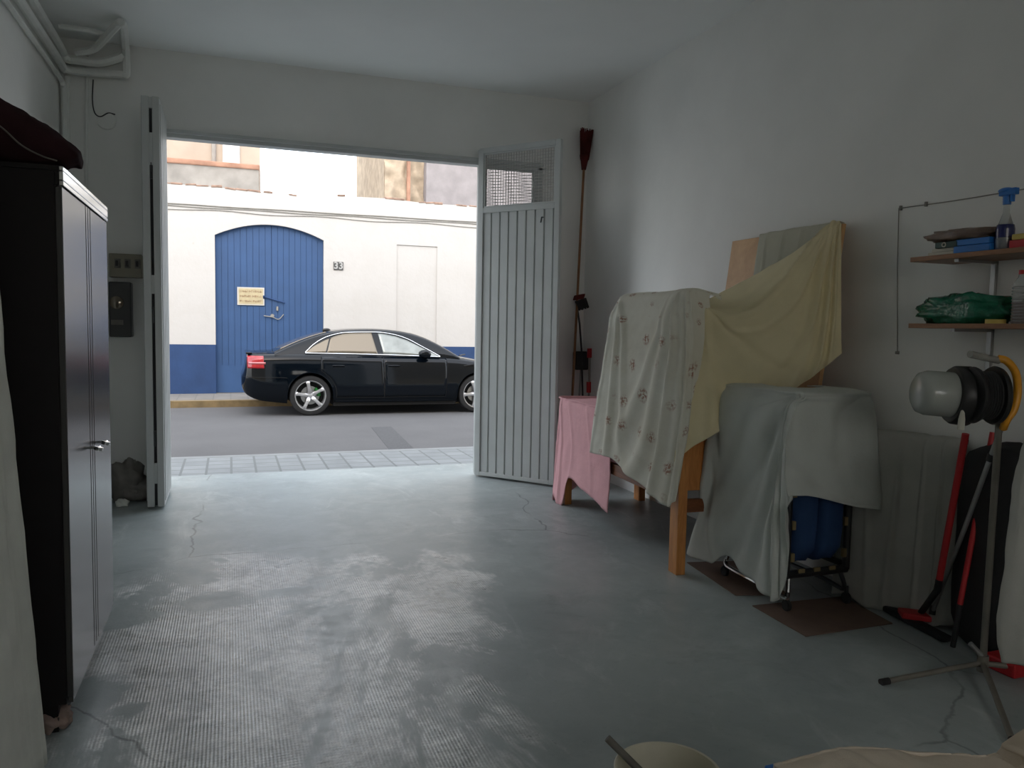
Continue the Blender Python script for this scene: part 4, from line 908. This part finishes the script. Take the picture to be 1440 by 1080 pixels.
yy = lambda px, X=3.12: atx(px, 350, X).y
stackbox('book', yy(1345), yy(1304), zt, zt+.014, 3.125, 3.27, 'paper', 'white flat booklet lowest in the small pile on the upper shelf', 'book')
stackbox('book', yy(1343), yy(1308), zt+.015, zt+.030, 3.13, 3.27, 'paper', 'thin pale booklet directly under the dark green box', 'book')
gb = thing('small_box', (3.2, yy(1330), zt+.031), 'small dark green box in the pile on the upper shelf', 'box')
MB().box((3.122, yy(1346), zt+.031), (3.27, yy(1314), zt+.058)).build('carton', M['greenbox'], gb, bevel=.003)
text('O', .03, (3.1205, (yy(1327)), zt+.044), M['paper'], gb, 'printed_letter'); o = bpy.data.objects['printed_letter']; o.rotation_euler = (math.pi/2, 0, -math.pi/2)
stackbox('small_box', yy(1392), yy(1341), zt, zt+.031, 3.118, 3.26, 'bluep', 'lower of the two bright blue boxes on the upper shelf', 'box', 'blue boxes on the upper shelf')
stackbox('small_box', yy(1390), yy(1343), zt+.033, zt+.060, 3.122, 3.26, 'bluep', 'upper of the two bright blue boxes on the upper shelf', 'box', 'blue boxes on the upper shelf')
tag(MB().blob((3.19, (yy(1388)+yy(1297))/2, zt+.087), (.07, (yy(1297)-yy(1388))/2, .026), 4, .25, 3, 32, zt+.0615, 4).build('plastic_package', M['brownpack'], smooth=True, angle=180), 'flat brownish plastic package lying on top of the boxes on the upper shelf', 'package')
# spray bottle
sp = atx(1412, 352, 3.17); by = sp.y; bx_ = 3.17
sb = thing('spray_bottle', (bx_, by, zt), 'transparent spray bottle with bright blue trigger on the upper shelf', 'spray bottle')
MB().lathe((bx_, by, zt), (0, 0, 1), [(0, 0), (0, .034), (.006, .037), (.09, .036), (.125, .024), (.16, .013), (.20, .012)], 28).build('bottle', M['clearp'], sb, smooth=True)
MB().lathe((bx_, by, zt+.002), (0, 0, 1), [(0, 0), (0, .0325), (.045, .0345), (.045, 0)], 28).build('liquid', M['liquid'], sb, smooth=True)
MB().lathe((bx_, by, zt), (0, 0, 1), [(.052, .0365), (.09, .037), (.108, .0335)], 28).build('label', M['liquid'], sb, bevel=.001)
MB().lathe((bx_, by, zt+.180), (0, 0, 1), [(.015, .016), (.05, .017), (.054, .012), (.054, 0)], 20).box((bx_-.013, by-.045, zt+.234), (bx_+.013, by+.032, zt+.262)).box((bx_-.010, by-.030, zt+.205), (bx_+.010, by-.020, zt+.236)).blob((bx_, by+.01, zt+.257), (.018, .034, .013), 1, 0).build('trigger', M['bluep'], sb, smooth=True, bevel=.002)
stackbox('small_box', sp.y-.16, sp.y-.045, zt, zt+.035, 3.14, 3.26, 'red', 'orange-red flat packet at the right end of the upper shelf', 'packet')
stackbox('small_box', sp.y-.16, sp.y-.055, zt+.036, zt+.060, 3.14, 3.26, 'tape', 'yellowish packet on top of the orange-red packet', 'packet')
# lower shelf items
z2_ = 1.5045
a_, b_ = atx(1284, 450, 3.14).y, atx(1406, 450, 3.14).y
tag(MB().blob((3.215, (a_+b_)/2, z2_+.060), (.085, abs(a_-b_)/2, .072), 7, .35, 2.3, 44, z2_, 2.6).build('green_bag', M['bag'], smooth=True, angle=180), 'dark green plastic bag stuffed full on the lower shelf', 'bag')
p = atx(1394, 452, 3.115)
tag(MB().lathe((3.14, p.y, z2_), (0, 0, 1), [(0, .034), (.0, .04), (.018, .04), (.018, .022), (0, .022)], 28).build('tape_roll', M['tape'], smooth=True), 'yellow tape roll lying on the lower shelf in front of the green bag', 'tape roll')
p = atx(1432, 452, 3.15)
bt_ = thing('ribbed_bottle', (3.16, p.y, z2_), 'clear ribbed plastic bottle with red cap and dark contents on the lower shelf', 'bottle')
prof = [(0, 0), (0, .034)]
for i in range(12): prof += [(.008+i*.013, .038), (.0145+i*.013, .033)]
prof += [(.17, .034), (.195, .018), (.21, .014)]
MB().lathe((3.16, p.y, z2_), (0, 0, 1), prof, 28).build('bottle', M['clearp'], bt_, smooth=True)
MB().lathe((3.16, p.y, z2_+.003), (0, 0, 1), [(0, 0), (0, .030), (.09, .030), (.09, 0)], 24).build('contents', M['redliq'], bt_, smooth=True)
MB().lathe((3.16, p.y, z2_+.208), (0, 0, 1), [(0, .016), (.018, .016), (.018, 0)], 20).build('cap', M['red'], bt_, smooth=True)
# wire on wall
w0, w1, w2_ = atx(1264, 293, XR-.006), atx(1440, 266, XR-.006), atx(1262, 496, XR-.006)
mb = MB().tube(path([w1+V((0, -.4, .0)), w1, w0*.5+w1*.5+V((0, 0, -.004)), w0], 4), .0026, 6).tube([w0, w0*.6+w2_*.4+V((0, .006, 0)), w2_], .0026, 6)
for f in (.25, .02): q = w0*(1-f)+w1*f; mb.box((XR-.014, q.y-.005, q.z-.012), (XR, q.y+.005, q.z+.012))
mb.box((XR-.014, w2_.y-.008, w2_.z-.008), (XR, w2_.y+.008, w2_.z+.008))
tag(mb.build('wall_wire', M['cablegrey'], smooth=True), 'thin dark wire clipped to the right wall around the shelves', 'wire')

# ---- stand with cable reel
sc = atz(1381, 950); stx, sty = sc.x, sc.y
st = thing('tripod_stand', (stx, sty, 0), 'grey steel tripod stand on the floor at the lower right', 'stand')
ptop = aty(1405, 598, sty)
MB().tube([(stx, sty, .03), (stx+.004, sty, .6), (ptop.x, sty, ptop.z+.08)], .014, 12).build('pole', M['oldsteel'], st, smooth=True)
MB().lathe((stx, sty, .02), (0, 0, 1), [(0, 0), (0, .022), (.07, .022), (.07, 0)], 16).build('collar', M['oldsteel'], st, smooth=True)
MB().tube([(stx-.01, sty, .09), (stx-.055, sty+.02, .14)], .011, 8).build('clamp_lever', M['steel'], st, smooth=True)
for f in (atz(1247, 958, .012), atz(1424, 1042, .012), V((stx+.31, sty-.12, .012))):
    lg = MB().tube([(stx, sty, .055), V((stx, sty, .05)).lerp(f, .3)+V((0, 0, .006)), f], .012, 10).build('leg', M['oldsteel'], st, smooth=True)
    dd = (f-V((stx, sty, .05))).normalized(); MB().tube([f-dd*.01, f+dd*.03], .0145, 10).build('foot_cap', M['rubber'], lg, smooth=True)
rc = aty(1391, 556, sty+.0); axr = (aty(1300, 552, sty+.10)-rc); axr.z = 0; axr.normalize()
rl = thing('cable_reel', (rc.x, rc.y, rc.z-.11), 'black cable reel with orange tube handle mounted on top of the tripod stand', 'cable reel')
MB().lathe(rc-axr*.03, axr, [(0, 0), (0, .118), (.012, .122), (.020, .118), (.020, 0)], 40).build('flange', M['black'], rl, smooth=True)
MB().lathe(rc+axr*.055, axr, [(0, 0), (0, .112), (.012, .118), (.020, .112), (.020, 0)], 40).build('flange', M['black'], rl, smooth=True)
mb = MB()
for k in range(6): mb.lathe(rc-axr*(-.0-.010*k), axr, [(-.012, .085), (-.009, .097), (-.005, .101), (-.001, .097), (0, .085)], 32)
mb.build('wound_cable', M['cableblack'], rl, smooth=True)
MB().lathe(rc-axr*.05, axr, [(0, 0), (0, .03), (.02, .04), (.02, 0)], 24).build('hub', M['black'], rl, smooth=True)
MB().tube(path([aty(1403, 504, sty-.03), aty(1416, 508, sty-.05), aty(1428, 524, sty-.06), aty(1431, 550, sty-.06), aty(1426, 575, sty-.06), aty(1416, 590, sty-.05), aty(1411, 602, sty-.02)], 6), .0155, 12).build('tube_handle', M['orange'], rl, smooth=True)
MB().tube([aty(1364, 498, sty-.03), aty(1404, 507, sty-.03)], .0145, 12).build('grip', M['cablegrey'], rl, smooth=True)
pg0, pg1 = aty(1354, 575, sty+.02), aty(1351, 604, sty+.02)
pgo = MB().tube([pg0, pg0.lerp(pg1, .5), pg1], [.006, .013, .014], 10).build('plug', M['paper'], rl, smooth=True)
MB().tube(path([aty(1366, 540, sty+.04), aty(1359, 552, sty+.03), aty(1355, 566, sty+.02), pg0], 4), .0045, 6).build('cable_end', M['cablegrey'], pgo, smooth=True)
dc = aty(1348, 556, sty+.10)
wl = thing('work_light', (dc.x, dc.y, dc.z-.12), 'round work light with black rim and milky white dome left of the cable reel', 'work light')
ax2 = (aty(1290, 548, sty+.17)-dc); ax2.z *= .5; ax2.normalize()
MB().lathe(dc-ax2*.045, ax2, [(0, 0), (0, .116), (.012, .127), (.065, .124), (.078, .115), (.078, .09), (.03, .088)], 44).build('rim', M['black'], wl, smooth=True)
MB().lathe(dc+ax2*.02, ax2, [(0, .096), (.05, .096), (.115, .095), (.142, .086), (.158, .062), (.163, .0)], 44).build('dome', M['milky'], wl, smooth=True, angle=60)
MB().tube([dc-ax2*.04, rc+axr*.07], .02, 10).build('coupling', M['black'], wl, smooth=True)

# red and grey handles, mop
def pole(name, a_, b_, r, m, label, cat, extra=None):
    th = thing(name, tuple(b_), label, cat); MB().tube([a_, a_.lerp(b_, .5), b_], r, 10).build('handle', M[m], th, smooth=True); return th
a_, b_ = atx(1357, 612, 2.98), V((3.10, 2.72, 0))
th = thing('dustpan', (b_.x, b_.y, 0), 'red long-handled dustpan standing by the white sheet', 'dustpan')
MB().tube([aty(1358, 610, 2.62), aty(1340, 710, 2.68), aty(1321, 815, 2.74)], .0155, 10).build('handle', M['red'], th, smooth=True)
b0 = aty(1318, 830, 2.75); q0 = atz(1290, 868, .03)
MB().prism([(q0.x-.10, q0.y-.00, .032), (q0.x+.00, q0.y-.09, .032), (q0.x+.045, q0.y+.01, .032), (q0.x-.05, q0.y+.08, .032)], (0, 0, .03)).build('pan', M['red'], th, bevel=.008)
MB().tube([aty(1321, 815, 2.74), b0, (q0.x+.0, q0.y-.02, .06)], .016, 8).build('neck', M['black'], th, smooth=True)
th = thing('broomstick', (aty(1378, 700, 2.62).x, 2.62, 0), 'thin red handle standing behind the tripod stand, right of the dustpan handle', 'broomstick')
MB().tube([aty(1396, 608, 2.62), aty(1378, 700, 2.62), aty(1350, 850, 2.62)], .0125, 10).build('handle', M['red'], th, smooth=True)
e = aty(1350, 850, 2.62); MB().tube([e, (e.x-.005, 2.64, .012)], .0125, 10).build('tip', M['black'], th, smooth=True)
mp = thing('floor_mop', (2.75, 2.45, 0), 'mop with grey metal handle and flat black head leaning against the tripod stand', 'mop')
m1 = aty(1408, 602, 2.42); m0 = V((atz(1311, 868, .05).x, atz(1311, 868, .05).y, .05)); mj = m0
MB().tube([m1, m1.lerp(mj, .5), mj+V((0, 0, .03))], .0105, 10).build('handle', M['steel'], mp, smooth=True)
MB().tube([m1.lerp(mj, .12), m1.lerp(mj, .15)], .015, 10).build('grip_collar', M['black'], mp, smooth=True)
MB().tube([mj+V((.004, 0, .06)), mj+V((0, 0, .015))], .016, 8).build('joint', M['black'], mp, smooth=True)
ma, mb_ = atz(1240, 857, .012), atz(1325, 902, .012); dn = (mb_-ma); pn = V((dn.y, -dn.x, 0)).normalized()*-.06
MB().obox(ma+V((0, 0, -.008)), dn, pn, (0, 0, .03)).build('head', M['flatblack'], mp, bevel=.01)
# dark bag under the shelves
tag(MB().blob((3.285, 2.44, .48), (.085, .30, .48), 9, .06, 1.6, 36, .002, 6).build('dark_bag', M['flatblack'], smooth=True, angle=180), 'bulky black covered object in the shadow below the shelves', 'bag')
# white hanging sheet far right
net = []
for px, py in ((1450, 610), (1444, 640), (1434, 690), (1428, 760), (1419, 830), (1411, 895), (1416, 932)):
    q = aty(px, py, 2.03); net.append([q+V((.16, .13, 0)), q+V((.045, .05, 0)), q+V((0, 0, 0)), q+V((.05, -.03, 0)), q+V((.12, -.03, 0)), q+V((.22, -.02, 0))])
cbuild(cloth(net, 40, 50, [(.3, .35, .1, 1, .06, .015), (.6, .6, .1, 1, .06, .015)], .008, 7, 14, flip=True), 'hanging_sheet', M['sheet_dim'])
tag(bpy.data.objects['hanging_sheet'], 'pale sheet hanging at the right edge of view beside the tripod stand', 'sheet')
e0 = atz(1426, 957)
tag(MB().box((e0.x, e0.y, .002), (e0.x+.2, e0.y+.15, .065)).build('red_crate', M['red'], bevel=.01), 'red box edge on the floor under the hanging pale sheet', 'box')

# ---- brooms in the far right corner
def bristle(mb, c, d, w, h, tck, n=60, sp=.6, seed=1):
    rnd = random.Random(seed); c = V(c); d = V(d).normalized(); sd = V((1, 0, 0)) if abs(d.x) < .8 else V((0, 1, 0)); sd = (sd-d*sd.dot(d)).normalized(); nn_ = d.cross(sd)
    for _ in range(n):
        a_ = rnd.uniform(-1, 1); b_ = rnd.uniform(-1, 1); p0 = c+sd*a_*w*sp+nn_*b_*tck*.6; p1 = c+d*h*rnd.uniform(.9, 1.05)+sd*a_*w+nn_*b_*tck; mb.tube([p0, p1], [.007, .005], 5)
    return mb
h0, h1 = aty(805, 556, 7.12), aty(821, 236, 7.18); bb = V((2.985+.2, 7.05, 0)); 
dirb = (h1-h0).normalized(); foot = h0 - dirb*((h0.z-.01)/dirb.z)
br = thing('broom', tuple(foot), 'upturned broom with long wooden handle and dark red bristles in the far right corner', 'broom')
MB().tube([foot, h0, h1], .0125, 10).build('handle', M['handlewood'], br, smooth=True)
c0 = h1; c1 = aty(825, 183, 7.20)
dd = (c1-c0).normalized()
mb = MB().tube([c0-dd*.02, c0+dd*.06, c0+dd*.12], [.022, .035, .05], 14); mb.build('ferrule', M['redbrush'], br, smooth=True)
bristle(MB(), c0+dd*.08, dd, .062, (c1-c0).length-.08, .03, 90).build('bristles', M['redbrush'], br)
b2a, b2b = aty(813, 470, 7.15), aty(811, 428, 7.15)
br2 = thing('broom', (b2a.x+.03, 7.12, 0), 'short dark broom standing upside down below the tall one in the corner', 'broom')
MB().tube([(b2a.x+.08, 7.10, .01), aty(818, 495, 7.13), aty(815, 455, 7.15), b2b], .010, 8).build('handle', M['black'], br2, smooth=True)
c = aty(816, 427, 7.14); MB().obox(c+V((-.07, -.03, .03)), (.10, 0, .02), (0, .07, 0), (.015, 0, .05)).build('head', M['redbrush'], br2, bevel=.01)
bristle(MB(), c+V((.0, 0, .04)), (.35, 0, -1), .055, .10, .03, 60, 1.0, 4).build('bristles', M['flatblack'], br2)
dp = thing('dustpan', (3.22, 7.10, 0), 'dark dustpan on a stick between the brooms in the far corner', 'dustpan')
u0, u1 = aty(808, 494, 7.16), aty(827, 520, 7.16)
MB().obox((u0.x, 7.12, u1.z), (u1.x-u0.x, 0, 0), (0, .10, 0), (0, 0, u0.z-u1.z)).build('pan', M['flatblack'], dp, bevel=.02)
MB().tube([aty(817, 520, 7.15), (3.24, 7.12, .01)], .011, 8).build('handle', M['cablegrey'], dp, smooth=True)
rb = thing('capped_broom', (3.30, 7.1, 0), 'red capped broom handle standing nearest the right wall in the corner', 'broom')
MB().tube([aty(829, 500, 7.10), aty(828, 560, 7.10), (3.32, 7.06, .01)], .012, 8).build('handle', M['cablegrey'], rb, smooth=True)
MB().tube([aty(829, 490, 7.10), aty(829, 503, 7.10)], .024, 10).tube([aty(828, 537, 7.10), aty(828, 552, 7.10)], .024, 10).build('red_cap', M['red'], rb, smooth=True)

# ---- foreground bucket and stick
bc = V((1.10, 1.77, 0)); bh = .27
bk = thing('bucket', tuple(bc), 'cream plastic bucket with dried paint inside at the bottom edge', 'bucket')
MB().lathe(bc, (0, 0, 1), [(0, 0), (0, .115), (bh-.04, .138), (bh-.035, .144), (bh-.015, .144), (bh-.012, .141), (bh, .144), (bh+.002, .141), (bh, .136), (.03, .112), (.03, 0)], 56).build('pail', M['bucket'], bk, smooth=True, angle=50)
MB().lathe(bc, (0, 0, 1), [(.12, .122), (.122, .10), (.118, .05), (.12, 0)], 40).build('dried_paint', M['plasterpaste'], bk, smooth=True)
MB().tube(path([bc+V((-.144, 0, bh-.03)), bc+V((-.12, -.12, bh-.09)), bc+V((0, -.17, bh-.13)), bc+V((.12, -.12, bh-.09)), bc+V((.144, 0, bh-.03))], 6), .003, 6).build('bail', M['steel'], bk, smooth=True)
ta = aty(854, 1038, 1.86)
tag(MB().tube([ta, ta.lerp(bc+V((.02, -.02, .172)), .5), bc+V((.02, -.02, .176))], .0105, 10).build('stirring_stick', M['stick'], smooth=True), 'weathered stirring stick resting in the cream bucket', 'stick')
# ---- foreground cloth-covered low box
zf = .44
c0, c1, c2, c3, c4 = atz(1092, 1080, zf-.02), atz(1130, 1068, zf), atz(1200, 1056, zf+.01), atz(1300, 1061, zf), atz(1395, 1066, zf)
c5 = atz(1420, 1048, zf+.05); c6 = atz(1446, 1032, zf+.10)
tp_ = [c0, c1, c2, c3, c4, c5, c6]
net = [[V((p.x, p.y+.02, .02)) for p in tp_], [V((p.x, p.y+.018, p.z*.5)) for p in tp_], [V((p.x, p.y+.010, p.z-.02)) for p in tp_], tp_, [V((p.x, p.y-.08, p.z+.004)) for p in tp_], [V((p.x, p.y-.25, p.z)) for p in tp_], [V((p.x, p.y-.5, p.z-.01)) for p in tp_]]
cbuild(cloth(net, 90, 60, [(.3, .32, .4, 1, .02, .006), (.42, .47, .4, 1, .02, .006), (.7, .72, .4, 1, .02, .006), (.8, .86, .4, 1, .03, .008)], .008, 9, 21, flip=True), 'cream_cover', M['cream'])
tag(bpy.data.objects['cream_cover'], 'cream cloth covering a low item in the foreground at the bottom right', 'cloth')
q = atz(1087, 1077, zf-.03)
tag(MB().box((q.x-.018, q.y-.25, .002), (q.x+.02, q.y+.012, q.z)).build('blue_box', M['bluep'], bevel=.006), 'bright blue box corner peeping out left of the cream foreground cloth', 'box')

# ================================================================== LIGHT
w = bpy.data.worlds.new('sky'); bpy.context.scene.world = w; w.use_nodes = True; nt = w.node_tree
bg = nt.nodes['Background']; sky = nt.nodes.new('ShaderNodeTexSky'); sky.sky_type = 'NISHITA'; sky.sun_disc = False; sky.sun_elevation = math.radians(40); sky.sun_rotation = math.radians(200); sky.dust_density = 3
mx = nt.nodes.new('ShaderNodeMix'); mx.data_type = 'RGBA'; mx.inputs[0].default_value = .93
nt.links.new(sky.outputs[0], mx.inputs[6]); mx.inputs[7].default_value = (.95, .975, 1.0, 1)
nt.links.new(mx.outputs[2], bg.inputs[0]); bg.inputs[1].default_value = 1.95
sc_ = bpy.context.scene
sc_.view_settings.view_transform = 'Standard'; sc_.view_settings.look = 'None'; sc_.view_settings.gamma = 1; sc_.view_settings.exposure = 0.55
sc_.view_settings.use_curve_mapping = False
try:
    sc_.cycles.max_bounces = 14; sc_.cycles.diffuse_bounces = 10; sc_.cycles.transmission_bounces = 8; sc_.cycles.use_denoising = True
except Exception: pass
